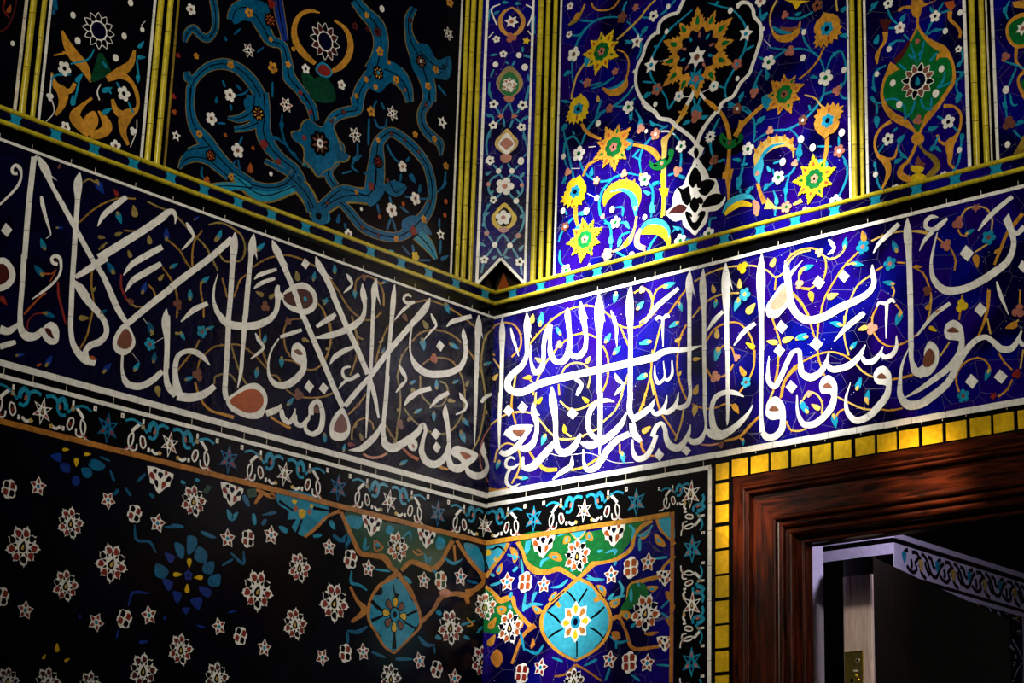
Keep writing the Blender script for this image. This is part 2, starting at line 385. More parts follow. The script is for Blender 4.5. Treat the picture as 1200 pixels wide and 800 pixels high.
NAME = {'five': 'blossom', 'six': 'blossom', 'star5': 'blossom', 'tref': 'trefoil', 'bud': 'bud', 'jag': 'jagged_flower', 'palm': 'palmette', 'crown': 'great_rosette', 'stared': 'star_flower',
        'quad': 'quatrefoil', 'lotus': 'lotus_rosette', 'halflotus': 'half_rosette', 'ring': 'lotus_rosette', 'outl': 'star_flower', 'dark': 'dark_rosette', 'blue': 'star_flower'}

BLUES = ('turquoise', 'sky', 'azure', 'ultramarine')
class Panel:
    """Draws tile pieces traced on the photograph onto the wall plane they belong to"""
    def __init__(s, owner, pl, base=0.001):
        s.o = owner; s.pl = pl; s.base = base; s.k = 0; s.scroll = MB(); s.letter = None; s.kmb = None; s.nf = 0
        s.x0 = s.y0 = 0; s.s = 1; s.cnt = {}; s.rest = {}
    def px(s, x, y): return (s.x0+x/s.s, s.y0+y/s.s)
    def uv(s, x, y): return s.pl.at(*s.px(x, y), 0.0)
    def lift(s): s.k += 1; return s.k*3e-6
    def stroke(s, mb, pts, m, h, joints=0, taper=0):
        c = cr(pts, step=3.0*s.s/2)
        if taper: c = [(x, y, w*(1-taper+taper*max(math.sin(math.pi*(i+0.3)/(len(c)-0.4)), 0)**0.6)) for i, (x, y, w) in enumerate(c)]
        L, R = outline(c)
        L = [s.uv(*p) for p in L]; R = [s.uv(*p) for p in R]
        if not joints: mb.ribbon(s.pl, L, R, m, h); return
        # glazed strokes are cut from several tiles: leave hair joints
        i0 = 0; acc = 0; lim = joints*random.uniform(0.5, 1.2)
        for i in range(1, len(L)):
            acc += math.hypot(L[i][0]-L[i-1][0], L[i][1]-L[i-1][1])
            if acc > lim and i < len(L)-2 and i-i0 >= 2:
                sh = 0.0008/ (math.hypot(L[i][0]-L[i-1][0], L[i][1]-L[i-1][1]) or 1)
                sh = min(sh, 0.5)
                le = (L[i][0]+(L[i-1][0]-L[i][0])*sh, L[i][1]+(L[i-1][1]-L[i][1])*sh); re = (R[i][0]+(R[i-1][0]-R[i][0])*sh, R[i][1]+(R[i-1][1]-R[i][1])*sh)
                mb.ribbon(s.pl, L[i0:i]+[le], R[i0:i]+[re], m, h); i0 = i; acc = 0; lim = joints*random.uniform(0.6, 1.3)
        mb.ribbon(s.pl, L[i0:], R[i0:], m, h)
    def piece(s, name):
        """the traced piece just drawn becomes a part; past ninety of a kind the remainder shares one mesh"""
        if not s.scroll.v: return
        k = s.cnt[name] = s.cnt.get(name, 0)+1
        if k <= 90: s.scroll.build(name, s.o); s.scroll = MB(); return
        r = s.rest.setdefault(name, MB()); i = len(r.v)
        r.v += s.scroll.v; r.f += [tuple(j+i for j in f) for f in s.scroll.f]; r.m += [r.mi(s.scroll.mats[j]) for j in s.scroll.m]; s.scroll = MB()
    def flush(s):
        if s.letter:
            o = s.letter.build('letter', s.o)
            if s.kmb: s.kmb.build('counter', o, s.klabel)
        s.letter = None; s.kmb = None
    def flower(s, kind, c1, c2, x, y, r, rot=None):
        s.nf += 1
        if rot is None: rot = random.uniform(0, 6.28)
        cx, cy = s.px(x, y); u, v = s.pl.at(cx, cy); v2 = s.pl.at(cx, cy-1)[1]; R = r/s.s*abs(v2-v)
        mb = MB(); h = s.base+0.0009+s.k*3e-6+s.nf*4e-6
        for i, (m, P) in enumerate(MOTIF[kind](c1, c2, rot)):
            mb.poly(s.pl, [(u+a*R, v+b*R) for a, b in P], m, h+i*2.2e-5)
        mb.build(NAME[kind], s.o)
        if kind == 'crown': s.k += 220
    def run(s, text):
        for line in text.strip().splitlines():
            line = line.strip()
            if not line or line[0] == '#': continue
            t = line.split(); c = t[0]; t = t[1:]
            if c == '@': s.x0, s.y0, s.s = (float(q) for q in t); continue
            if c in 'W+':
                if c == 'W': s.flush(); s.letter = MB()
                s.stroke(s.letter, pts(t, 20), 'white', s.base+0.0017+s.lift(), 0.09); continue
            if c in 'oq':
                P = pts(t, 0); P = cr(P, True, 6*s.s/2) if c == 'o' else P
                s.letter.poly(s.pl, [s.uv(p[0], p[1]) for p in P], 'white', s.base+(0.0012 if c == 'o' else 0.0017)+s.lift()); continue
            if c == 'k':
                s.kmb = s.kmb or MB(); P = cr(pts(t[1:], 0), True, 6*s.s/2); s.klabel = t[0]+' filling of the letter loop'
                s.kmb.poly(s.pl, [s.uv(p[0], p[1]) for p in P], t[0], s.base+0.0015+s.lift()); continue
            if c == 'D':                                              # diamond dots
                s.flush()
                for q in t:
                    x, y, w, h = (float(z) for z in q.split(','))
                    mb = MB(); mb.poly(s.pl, [s.uv(x-w*0.12, y-h), s.uv(x+w, y-h*0.05), s.uv(x+w*0.1, y+h), s.uv(x-w, y+h*0.1)], 'white', s.base+0.0019+s.lift()); mb.build('diamond_dot', s.o)
                continue
            s.flush()
            if c == 'V': s.stroke(s.scroll, pts(t, 12*s.s/6), s.vine[random.random() > .6], s.base+s.lift()); s.thorns(pts(t, 1)); s.piece('vine'); continue
            if c == 'T': s.stroke(s.scroll, pts(t, 15*s.s/6), s.tq, s.base+s.lift(), 0, 0.45); s.thorns(pts(t, 1), s.tq, 1.0); s.piece('tendril'); continue
            if c == 'S': s.stroke(s.scroll, pts(t[1:], 12), t[0], s.base+s.lift(), 0, 0.7 if t[0] in BLUES and s.pl is not PC else 0); s.piece('band'); continue
            if c == 'A':                                              # arabesque band: rim, body, dark vein
                P = pts(t[1:], 40)
                P2 = [(x, y, w+12) for x, y, w in P]
                s.stroke(s.scroll, P2, 'dullgold', s.base+s.lift()); s.stroke(s.scroll, P, t[0], s.base+0.00025+s.lift())
                s.stroke(s.scroll, [(x, y, 9 if w > 45 else 3) for x, y, w in P], 'midnight', s.base+0.0005+s.lift()); s.piece('arabesque_band'); continue
            if c in 'PZ': s.scroll.poly(s.pl, [s.uv(p[0], p[1]) for p in cr(pts(t[1:], 0), True, 6*s.s/2)], t[0], s.base+(0.0006 if c == 'Z' else 0)+s.lift()); s.piece('inlay'); continue
            if c == 'Q': s.scroll.poly(s.pl, [s.uv(p[0], p[1]) for p in pts(t[1:], 0)], t[0], s.base+s.lift()); s.piece('inlay'); continue
            if c == 'B':                                              # leaves and buds: x, y, length, angle (degrees, 0 = up, clockwise)
                for q in t[1:]:
                    z = [float(g) for g in q.split(',')]; l = z[2] if len(z) > 2 else 40; a = math.radians(z[3] if len(z) > 3 else random.uniform(-60, 60))
                    sz = 0.98 if t[0] not in BLUES else 1.06
                    P = [(z[0]+x, z[1]-y) for x, y in drop(0, 0, l*sz, l*0.6, a)]
                    mb = MB(); mb.poly(s.pl, [s.uv(*p) for p in P], t[0], s.base+0.0007+s.lift())
                    if t[0] in BLUES and s.cups:
                        P = [(z[0]+x, z[1]-y) for x, y in drop(-0.40*l*math.sin(a), -0.40*l*math.cos(a), l*0.5, l*0.34, a)]
                        mb.poly(s.pl, [s.uv(*p) for p in P], s.vine[-1], s.base+0.00075+s.lift())
                    mb.build('bud' if t[0] in BLUES else 'leaf', s.o)
                continue
            if c == 'F':
                for q in t[3:]:
                    z = [float(g) for g in q.split(',')]
                    s.flower(t[0], t[1], t[2], z[0], z[1], z[2], math.radians(z[3]) if len(z) > 3 else None)
                continue
            raise ValueError(line)
        s.flush()
    tq = 'turquoise'; vine = ('ochre', 'straw'); cups = False
    def thorns(s, P, m=None, k=1.0):
        c = cr(P, step=3*s.s/2); n = len(c)
        for i in range(random.randint(3, 6) if m else 6, n-3, random.randint(6, 9) if m else random.randint(9, 14)):
            a, b = c[i-1], c[i+1]; dx, dy = b[0]-a[0], b[1]-a[1]; l = math.hypot(dx, dy) or 1; dx /= l; dy /= l
            sg = random.choice((-1, 1)); w = s.s/6
            w *= 0.85 if m else 1.0
            T = [(c[i][0]-dx*14*w, c[i][1]-dy*14*w), (c[i][0]+dx*6*w, c[i][1]+dy*6*w), (c[i][0]-dy*sg*14*w+dx*4*w, c[i][1]+dx*sg*14*w+dy*4*w)]
            s.scroll.poly(s.pl, [s.uv(*p) for p in T], m or s.vine[0], s.base+0.0001+s.lift())
    def done(s, name='vine_scroll'):
        s.flush()
        if s.scroll.v: s.scroll.build(name, s.o)
        for n, r in s.rest.items(): r.build(n+'s', s.o)['kind'] = 'stuff'
def pts(t, w):
    out = []; cur = w
    for q in t:
        z = q.split(',')
        if len(z) > 2: cur = float(z[2])
        out.append((float(z[0]), float(z[1]), cur))
    return out
# ------------------------------------------------------------------ the room shell
Z_ROLL1, Z_ROLL2, Z_W1, Z_W2, Z_W3, Z_BR = 3.390, 3.3585, 3.322, 2.833, 2.805, 2.7085
def struct(mb, name, smooth=False):
    o = mb.build(name, smooth=smooth); o['kind'] = 'structure'; return o
UD0, UD1, ZD = 0.79, 2.1, 2.774                       # the doorway in the right wall
mb = MB(); mb.box(PL, -2.4, 0.0, 1.2, 4.6, -0.22, -0.0005, 'mortar'); struct(mb, 'wall_left')
mb = MB()
mb.box(PR, 0.0, UD0+0.02, 1.2, 4.6, -0.22, -0.0005, 'mortar'); mb.box(PR, UD0+0.02, UD1, ZD-0.02, 4.6, -0.22, -0.0005, 'mortar')
mb.box(PR, UD1, 2.5, 1.2, 4.6, -0.22, -0.0005, 'mortar'); struct(mb, 'wall_right')

def seg_strip(mb, pl, u0, u1, z, w, m, h, length=0.075, gap=0.0012, bed='black'):
    u = u0
    while u < u1-1e-4:
        l = min(length*random.uniform(0.8, 1.2), u1-u)
        mb.poly(pl, [(u, z-w/2), (u+l-gap, z-w/2), (u+l-gap, z+w/2), (u, z+w/2)], m, h, 0.001); u += l
def seg_post(mb, pl, u, z0, z1, w, m, h, length=0.075, gap=0.0012):
    z = z0
    while z < z1-1e-4:
        l = min(length*random.uniform(0.8, 1.2), z1-z)
        mb.poly(pl, [(u-w/2, z), (u+w/2, z), (u+w/2, z+l-gap), (u-w/2, z+l-gap)], m, h, 0.001); z += l
def half_round_post(mb, pl, u, z0, z1, r, m, h0=0.0, length=0.11, gap=0.0012, proud=1.0):
    z = z0
    while z < z1-1e-4:
        l = min(length*random.uniform(0.8, 1.25), z1-z); dr = random.uniform(0.96, 1.03)
        rings = [[pl.p(u-r*dr*math.cos(a), zz, h0+r*dr*proud*math.sin(a)) for a in (math.pi*i/10 for i in range(11))] for zz in (z, z+l-gap)]
        mb.sweep(rings, None, m); z += l
def half_round_rail(mb, pl, u0, u1, z, r, m, h0, length=0.10, gap=0.001, proud=1.0):
    u = u0
    while u < u1-1e-4:
        l = min(length*random.uniform(0.8, 1.25), u1-u); dr = random.uniform(0.96, 1.03)
        rings = [[pl.p(uu, z+r*dr*math.cos(a), h0+r*dr*proud*math.sin(a)) for a in (math.pi*i/12-0.3 for i in range(16))] for uu in (u, u+l-gap)]
        mb.sweep(rings, None, m); u += l

# cornices: two glazed rolls with a strip of cartouches between them
def cornice(pl, side, u0, u1, tq, label):
    t = thing('cornice', label, 'cornice', pl.p((u0+u1)/2, Z_ROLL2, 0))
    h = 0.010
    sg = -1 if side == 'L' else 1
    e0, e1 = (u0, -0.006) if side == 'L' else (0.006, u1)
    mb = MB()                                         # body: bed of the strip, splayed above and below
    prof = [(Z_ROLL1+0.010, 0.0005), (Z_ROLL1, h), (Z_ROLL2-0.004, h), (Z_ROLL2-0.012, 0.0005)]
    mb.sweep([[pl.p(u, z, q) for z, q in prof] for u in (u0, u1)], None, 'black'); mb.build('bed', t)
    for z, nm in ((Z_ROLL1, 'upper_roll'), (Z_ROLL2, 'lower_roll')):
        mb = MB(); half_round_rail(mb, pl, e0, e1, z, 0.0058, 'rolls', h); mb.build(nm, t, smooth=True)
    z0, z1 = Z_ROLL2+0.004, Z_ROLL1-0.004; zm = (z0+z1)/2; tq = sorted(tq); blue = MB(); con = MB()
    con.poly(pl, [(u0, z0), (u1, z0), (u1, z1), (u0, z1)], 'black', h+0.0006)
    for i in range(len(tq)-1):                        # blue cartouches between turquoise waists
        a, b = tq[i]+0.013, tq[i+1]-0.013; c = 0.012
        P = [(a, zm), (a+c*0.4, zm+0.008), (a+c, z1-0.001), (b-c, z1-0.001), (b-c*0.4, zm+0.008), (b, zm), (b-c*0.4, zm-0.008), (b-c, z0+0.001), (a+c, z0+0.001), (a+c*0.4, zm-0.008)]
        blue.poly(pl, P, 'lapis' if side == 'R' else 'navy', h+0.0012)  # left cartouches: the darker blue has the wall's shade in it
    blue.build('cartouche_strip', t)
    for x in tq:
        P = [(x-0.019, z1), (x-0.013, z1-0.006), (x-0.011, zm), (x-0.013, z0+0.006), (x-0.019, z0), (x+0.019, z0), (x+0.013, z0+0.006), (x+0.011, zm), (x+0.013, z1-0.006), (x+0.019, z1)]
        mb = MB(); mb.poly(pl, P, 'turquoise', h+0.0010); mb.build('waist_tile', t)
    con.build('strip_ground', t)
cornice(PL, 'L', -1.95, -0.0, [-1.765, -1.657, -1.549, -1.4429, -1.3384, -1.228, -1.1193, -1.0198, -0.9146, -0.8089, -0.6974, -0.5881, -0.4755, -0.3659, -0.2659, -0.1632, -0.0509],
        'dim yellow rolled cornice sloping down to the corner above the dark left inscription')
cornice(PR, 'R', 0.0, 1.9, [0.0741, 0.1744, 0.2754, 0.3684, 0.4706, 0.5702, 0.6781, 0.7754, 0.8831, 0.9854, 1.0971, 1.2103, 1.3202, 1.4204, 1.5241, 1.63, 1.735],
        'sunlit yellow rolled cornice with blue cartouches above the right inscription')

# bundles of glazed rolls between the upper panels
ZT = 4.45
def bundle(pl, label, rolls, fillets, u0, u1, ztop=ZT):
    t = thing('roll_moulding', label, 'moulding', pl.p((u0+u1)/2, Z_ROLL1+0.008, 0), 'vertical yellow roll mouldings')
    mb = MB(); mb.box(pl, u0, u1, Z_ROLL1+0.004, ztop, -0.0004, 0.0012, 'black'); mb.build('bed', t)
    for u, r, m in rolls:
        mb = MB(); half_round_post(mb, pl, u, Z_ROLL1+0.004, ztop, r, m, 0.001); mb.build('roll', t, smooth=True)
    for u, w, m in fillets:
        mb = MB(); seg_post(mb, pl, u, Z_ROLL1+0.004, ztop, w, m, 0.0026); mb.build('fillet', t)
bundle(PL, 'pair of golden rolls with grey fillets at the far left edge', [(-1.5294, 0.0078, 'rolls'), (-1.5015, 0.0062, 'rolls')], [(-1.5482, 0.008, 'cream'), (-1.485, 0.0065, 'white')], -1.553, -1.48)
bundle(PL, 'pair of yellow rolls between the small tulip panel and the dark blue arabesque panel', [(-1.1841, 0.0078, 'rolls'), (-1.1564, 0.0078, 'rolls')], [(-1.2016, 0.007, 'white'), (-1.1337, 0.006, 'dullgold')], -1.206, -1.129)
bundle(PL, 'three yellow rolls just left of the narrow corner panel', [(-0.1536, 0.0068, 'rolls'), (-0.1298, 0.0078, 'rolls'), (-0.1022, 0.0068, 'rolls')], [(-0.1757, 0.0065, 'white')], -0.180, -_aL+0.004)
bundle(PR, 'three yellow rolls just right of the narrow corner panel', [(0.1374, 0.0085, 'rolls'), (0.1645, 0.0068, 'rolls'), (0.1916, 0.0068, 'rolls')], [(0.2125, 0.0065, 'white')], _aR-0.004, 0.217)
bundle(PR, 'pair of thin yellow rolls between the sunlit flower panel and the green medallion panel', [(1.1487, 0.0066, 'rolls'), (1.1704, 0.0050, 'rolls')], [(1.1368, 0.0055, 'white'), (1.1844, 0.0065, 'white')], 1.133, 1.188)
bundle(PR, 'pair of yellow rolls right of the green medallion panel near the picture edge', [(1.4725, 0.0075, 'rolls'), (1.4973, 0.0066, 'rolls')], [(1.454, 0.0085, 'white'), (1.5105, 0.004, 'cream'), (1.5252, 0.0075, 'white')], 1.449, 1.530)

def ground(owner, pl, u0, u1, v0, v1, m, name='ground'):
    mb = MB(); mb.box(pl, u0, u1, v0, v1, -0.0003, 0.0010, m); return mb.build(name, owner)
def fillet(owner, pl, u0, u1, z, w, m='white', name='fillet'):
    mb = MB(); seg_strip(mb, pl, u0, u1, z, w, m, 0.0030); return mb.build(name, owner)
# ------------------------------------------------------------------ yellow tile surround and the timber doorway
t = thing('door_surround', 'border of square yellow tiles set in black around the wooden doorway', 'tile border', PR.p(0.764, 2.3, 0))
ground(t, PR, 0.736, 0.794, 1.6, 2.8235, 'black', 'bed'); ground(t, PR, 0.794, 2.0, ZD, 2.8235, 'black', 'bed')
mb = MB()
for a, b in ((2.8126, 2.773), (2.7637, 2.7212), (2.7119, 2.6697), (2.6595, 2.6083), (2.6012, 2.5474), (2.5413, 2.4909), (2.4829, 2.4308), (2.4248, 2.3732), (2.3652, 2.3178), (2.309, 2.259), (2.250, 2.201), (2.192, 2.143), (2.134, 2.085), (2.076, 2.027)):
    c = 0.001; mb.poly(PR, [(0.7457, b), (0.783, b), (0.783, a), (0.7457, a)], 'gold', 0.0032, 0.002)
E_ = [0.7931, 0.8389, 0.8481, 0.8981, 0.9054, 0.9539, 0.9635, 1.0135, 1.023, 1.0722, 1.0804, 1.1276, 1.1391, 1.1889, 1.1972, 1.2469, 1.2535, 1.3039, 1.3141, 1.3643, 1.3739, 1.4236, 1.433, 1.4832, 1.491, 1.539, 1.5491, 1.599, 1.608, 1.658, 1.667, 1.717, 1.726, 1.776]
for i in range(0, len(E_), 2):
    mb.poly(PR, [(E_[i], 2.7755), (E_[i+1], 2.7755), (E_[i+1], 2.8165), (E_[i], 2.8165)], 'gold', 0.0032, 0.002)
mb.build('yellow_tiles', t)

t = thing('doorcase', 'dark red polished timber door frame with stepped mouldings below the yellow tiles', 'door frame', PR.p(0.88, 1.3, 0))
def frame_part(name, prof, m='mahogany'):
    """profile of (inward distance, depth into the wall), mitred round the top left corner of the doorway"""
    A, Z, zb, ur = 0.797, 2.7715, 1.2, 2.0
    rings = [[PR.p(A+w, zb, -d) for w, d in prof], [PR.p(A+w, Z-w, -d) for w, d in prof], [PR.p(ur, Z-w, -d) for w, d in prof]]
    mb = MB()
    for ab in ((0, 1), (1, 2)):
        mb.sweep([rings[ab[0]], rings[ab[1]]], None, m if ab[0] == 0 else 'mahogany_rail')
    mb.build(name, t, smooth=False)
def bead(w, d, r, k=9): return [(w-r*math.cos(math.pi*i/k), d-r*math.sin(math.pi*i/k)) for i in range(k+1)]
frame_part('outer_moulding', [(0.0, 0.03), (0.0, -0.004), (0.022, -0.002)]+bead(0.028, 0.0, 0.005)+bead(0.040, 0.001, 0.005)+[(0.047, 0.010)])
frame_part('frame_board', [(0.047, 0.010), (0.1, 0.010)])
frame_part('inner_moulding', [(0.1, 0.010)]+bead(0.108, 0.010, 0.006)+[(0.114, 0.016)]+bead(0.124, 0.018, 0.007)+[(0.131, 0.026)]+bead(0.142, 0.026, 0.008)+[(0.15, 0.036)])
frame_part('rebate', [(0.15, 0.036), (0.156, 0.05)]+bead(0.162, 0.05, 0.005)+[(0.168, 0.06), (0.172, 0.07)])

# the passage behind: a plastered pier with painted frieze, seen past the open door leaf
PASS = Plane((0, 0, 0), (1, 0, 0), (0, -1, 0))
XP = 1.25                                             # how far behind the wall the pier's corner stands
_d = ray(1047, 640); _t = (XP-CAM.x)/_d.x; YP = CAM.y+_d.y*_t
PF = Plane((0, YP, 0), (1, 0, 0), (0, -1, 0))         # face turned to the right
PS = Plane((XP, 0, 0), (0, 1, 0), (-1, 0, 0))         # face turned to the left
mb = MB(); mb.box(PF, XP, XP+4.0, 1.0, 4.4, -1.6, -0.001, 'black'); struct(mb, 'wall_back')
zz = lambda x, y: PF.at(x, y)[1]
t = thing('painted_frieze', 'white frieze with dark looping scrolls and small yellow and blue buds seen past the door', 'frieze', PF.p(XP+0.4, zz(1130, 700), 0))
zA = [PF.at(*p)[1] for p in ((1065, 633), (1060, 637.5), (1055, 642), (1076, 675), (1104, 688), (1106, 691), (1150, 708))]
L_ = dict(f1=(zz(1130, 650), zz(1130, 656)), blk1=(zz(1130, 656), zz(1130, 661.5)), band=(zz(1130, 661.5), zz(1130, 693.5)), blk2=(zz(1130, 693.5), zz(1130, 698)), f2=(zz(1130, 698), zz(1130, 703)))
for nm, key, m, h in (('upper_fillet', 'f1', 'lavender', 0.004), ('upper_line', 'blk1', 'black', 0.001), ('white_ground', 'band', 'lavender', 0.002), ('lower_line', 'blk2', 'black', 0.001), ('lower_fillet', 'f2', 'lavender', 0.003)):
    a, b = L_[key]; mb = MB(); mb.box(PF, XP, XP+3.0, b, a, -0.0005, h, m); 
    if nm in ('upper_fillet', 'upper_line', 'white_ground'): mb.box(PS, YP, YP+1.0, b+(0.62*(a-b) if nm == 'white_ground' else 0), a, -0.0005, h, m)
    mb.build(nm, t)
p = Panel(t, PF, 0.0022)
Z0 = zz(1000+470/6, 610+320/6); U0 = PF.at(1000+470/6, 610+320/6)[0]; DU = (PF.at(1000+1130/6, 610+520/6)[0]-U0)/3.0; HB = L_['band'][0]-L_['band'][1]
zc = (L_['band'][0]+L_['band'][1])/2
S_ = [[(-0.26, .36), (-0.12, .40), (-0.06, .25), (-0.17, .02), (-0.13, -.2), (-0.22, -.36), (-0.36, -.3), (-0.42, -.18)], [(0.02, .42), (0.10, .38), (0.22, .12), (0.27, -.12), (0.36, -.30), (0.47, -.28), (0.53, -.1), (0.60, .15), (0.70, .32)],
      [(0.12, .16), (0.16, -.06), (0.26, -.3)], [(-0.02, -.18), (0.04, -.36), (0.15, -.46)], [(0.22, .38), (0.33, .32), (0.36, .1), (0.44, .02)], [(0.62, .42), (0.52, .32), (0.49, .14)], [(-0.05, .3), (0.0, .16), (-0.06, -.1)], [(-0.3, .1), (-0.27, -.12), (-0.3, -.24)]]
for i in range(-3, 9):
    for q in S_:
        P = [(U0+(i+a)*DU, zc+b*HB*0.95, 0.0115) for a, b in q]
        if min(a for a, b, c in P) < XP+0.002: continue
        c = cr(P, step=0.02); Lq, Rq = outline_m(c); p.scroll.ribbon(PF, Lq, Rq, 'midnight', 0.0030)
    for du, m, zz_ in ((0.0, 'straw', -0.03), (0.5, 'turquoise', 0.10)):
        u = U0+(i+du)*DU
        if u > XP+0.01: p.scroll.poly(PF, [(u+a*0.022, zc+zz_*HB+b*0.022) for a, b in drop(0, 0, 1.7, 1.3, 3.14)], m, 0.0032)
p.done('scroll_work')
# below it, a dark tiled panel edged in white
t = thing('tile_panel', 'dark tiled panel with thin white outlines below the painted frieze in the passage', 'tile panel', PF.p(XP+0.8, 2.3, 0), 'tile panels')
ground(t, PF, XP+0.3, XP+2.5, 1.4, L_['f2'][1]-0.002, 'midnight')
p = Panel(t, PF, 0.001)
p.run('''
@ 1100 680 6.67
S lavender 655,255,10 660,420 662,640 660,800
S lavender 575,460,8 620,540,7 655,620,5
S lavender 540,485,14 575,530,12 592,548,4
S lavender 655,640,5 620,690,7 590,760,9
S lavender 375,205,5 400,220,8 402,255,8
S lavender 430,205,5 405,235,6
S lavender 465,235,7 455,280,6
S lavender 465,240,6 482,278,5
S lavender 515,235,6 535,262,8 552,240,6
S lavender 580,640,5 600,635,6 590,665,6 575,655,5
S lavender 600,580,10 605,610,6
S lavender 610,400,8 630,390,6 640,410,5 615,415,4
S lavender 560,790,8 590,785,6
S straw 295,185,9 320,205,7 350,232,4
S straw 575,290,4 600,295,9 632,280,6
S lavender 575,292,4 610,310,4 645,330,3
''')
p.done('tracery')
# lavender plaster strip beside the frame and leaf
P1 = Plane((0.24, 0, 0), (0, -1, 0), (-1, 0, 0))
u0, zt = P1.at(951.5, 646)
P2 = Plane((0, -u0, 0), (1, 0, 0), (0, -1, 0)); x1 = P2.at(964.5, 646)[0]
mb = MB(); mb.box(P2, 0.225, x1, 1.2, zt+0.02, -0.12, 0.0, 'lavender'); o = struct(mb, 'trim_1')

# open door leaf with its brass lock plate
PD = Plane((0.30, 0, 0), (0, -1, 0), (-1, 0, 0))
ua, zt = PD.at(988, 649); ub, zt2 = PD.at(1023, 652.5)
A = PD.p(ua, zt2); B = PD.p(ub, zt2)
_d = ray(1106, 691); _t = (zt2-CAM.z)/_d.z; Cp = CAM+_d*_t; dirv = (Cp-B); dirv.z = 0; dirv.normalize()
t = thing('door', 'open wooden door leaf turned edge-on with a brass lock plate', 'door', (B.x, B.y, 1.2)); t['kind'] = 'thing'
def prism(mb, base, z0, z1, m):
    n = len(base); P = [Vector((q[0], q[1], z0)) for q in base]+[Vector((q[0], q[1], z1)) for q in base]
    mb.face(P[:n], m); mb.face(P[n:], m)
    for i in range(n): mb.face([P[i], P[(i+1) % n], P[n+(i+1) % n], P[n+i]], m)
D_ = dirv*0.95
mb = MB(); prism(mb, [A, B, B+D_, A+D_], 1.2, zt2, 'ebony'); mb.build('leaf', t)
ex = (B-A).normalized(); nn = Vector((-ex.y, ex.x, 0))
if nn.dot(CAM-A) < 0: nn = -nn
PE = Plane((A.x, A.y, 0), ex, nn); W = (B-A).length
z1 = PE.at(1005, 675)[1]
mb = MB()
# edge board, sheen painted into its pale colour, rounded over on its left arris
prof = [(0.0, 0.0005), (0.001, 0.004), (0.006, 0.008), (0.014, 0.009), (0.024, 0.0085), (0.0245, 0.006), (0.026, 0.006), (0.0265, 0.0085), (W-0.003, 0.009), (W, 0.006), (W, 0.0005)]
mb.sweep([[PE.p(u, z, h) for u, h in prof] for z in (1.2, z1)], None, 'sheen_wood'); mb.face([PE.p(u, z1, h) for u, h in prof], 'sheen_wood')
mb.build('edge_board', t, 'pale edge board with painted sheen', smooth=False)
pu0, pz = PE.at(990, 764, 0.01); pu1 = PE.at(1011.5, 764, 0.01)[0]
mb = MB(); mb.box(PE, pu0, pu1, pz-0.22, pz, 0.0085, 0.012, 'brass'); lp = mb.build('lock_plate', t, 'brass lock plate')
mb = MB(); mb.box(PE, pu1-0.002, pu1, pz-0.22, pz, 0.012, 0.0135, 'brass'); mb.box(PE, pu0, pu1, pz-0.0022, pz, 0.012, 0.0135, 'brass'); mb.build('rim', lp)
def dial(u, z, r, m, h, k=16, f=lambda a: 1.0):
    mb = MB(); mb.poly(PE, [(u+r*f(a)*math.cos(a), z+r*f(a)*math.sin(a)) for a in (2*math.pi*i/k for i in range(k))], m, h, 0.0015); return mb
su, sz = PE.at(1005, 773.7, 0.012); 
mb = dial(su, sz, 0.0062, 'steel', 0.0135); mb.poly(PE, [(su+a*0.0025, sz+b*0.0025) for a, b in disc(1)], 'black', 0.0139); mb.build('screw', lp)
su, sz = PE.at(999, 797, 0.012)
mb = dial(su, sz, 0.018, 'brass', 0.0145, 40, lambda a: 0.75+0.25*abs(math.cos(2.5*a))); mb.poly(PE, [(su+a*0.004, sz+b*0.005) for a, b in disc(1)], 'black', 0.0150); mb.build('keyhole_rose', lp)
mb = MB()                                             # small stamped mark
for i, (x, w) in enumerate(((1000.2, 1.0), (1001.6, 1.1), (1003, 1.3), (1004.6, 1.1))):
    a, b = PE.at(x, 784.4, 0.012), PE.at(x+w, 786.6, 0.012)
    mb.poly(PE, [(a[0], b[1]), (b[0], b[1]), ((a[0]+b[0])/2+0.0005, a[1]), (a[0]+0.0004, a[1]-0.001)], 'white', 0.0125, 0.0004)
mb.build('stamp', lp)
bp0 = PE.at(982.5, 764, 0.0)[0]
# ------------------------------------------------------------------ inscription friezes
def ticks(owner, pl, u0, u1, zones):
    mb = MB()
    for za, zb in zones:
        u = u0
        while u < u1:
            u += random.uniform(0.05, 0.13)
            if u < u1: mb.poly(pl, [(u, za), (u+0.0012, za), (u+0.0012, zb), (u, zb)], 'cream', 0.0017, 0.0008)
    mb.build('grout', owner)['kind'] = 'stuff'
tL = thing('inscription_frieze', 'shadowed dark blue frieze of large white calligraphy on the left wall', 'inscription', PL.p(-0.8, Z_W2, 0))
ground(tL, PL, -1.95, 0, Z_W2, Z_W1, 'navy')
g = MB(); g.box(PL, -1.95, 0, Z_W1, Z_ROLL2-0.010, -0.0003, 0.0012, 'black'); g.box(PL, -1.95, 0, Z_W3, Z_W2, -0.0003, 0.0012, 'black'); g.build('black_border', tL)
fillet(tL, PL, -1.95, -0.002, Z_W1, 0.0065, 'white', 'upper_fillet'); fillet(tL, PL, -1.95, -0.002, Z_W2, 0.0145, 'white', 'lower_fillet'); fillet(tL, PL, -1.95, -0.002, Z_W3, 0.0095, 'white', 'base_fillet')
ticks(tL, PL, -1.9, -0.01, ((Z_W3+0.005, Z_W2-0.008), (Z_W1+0.004, Z_W1+0.014)))
p = Panel(tL, PL)
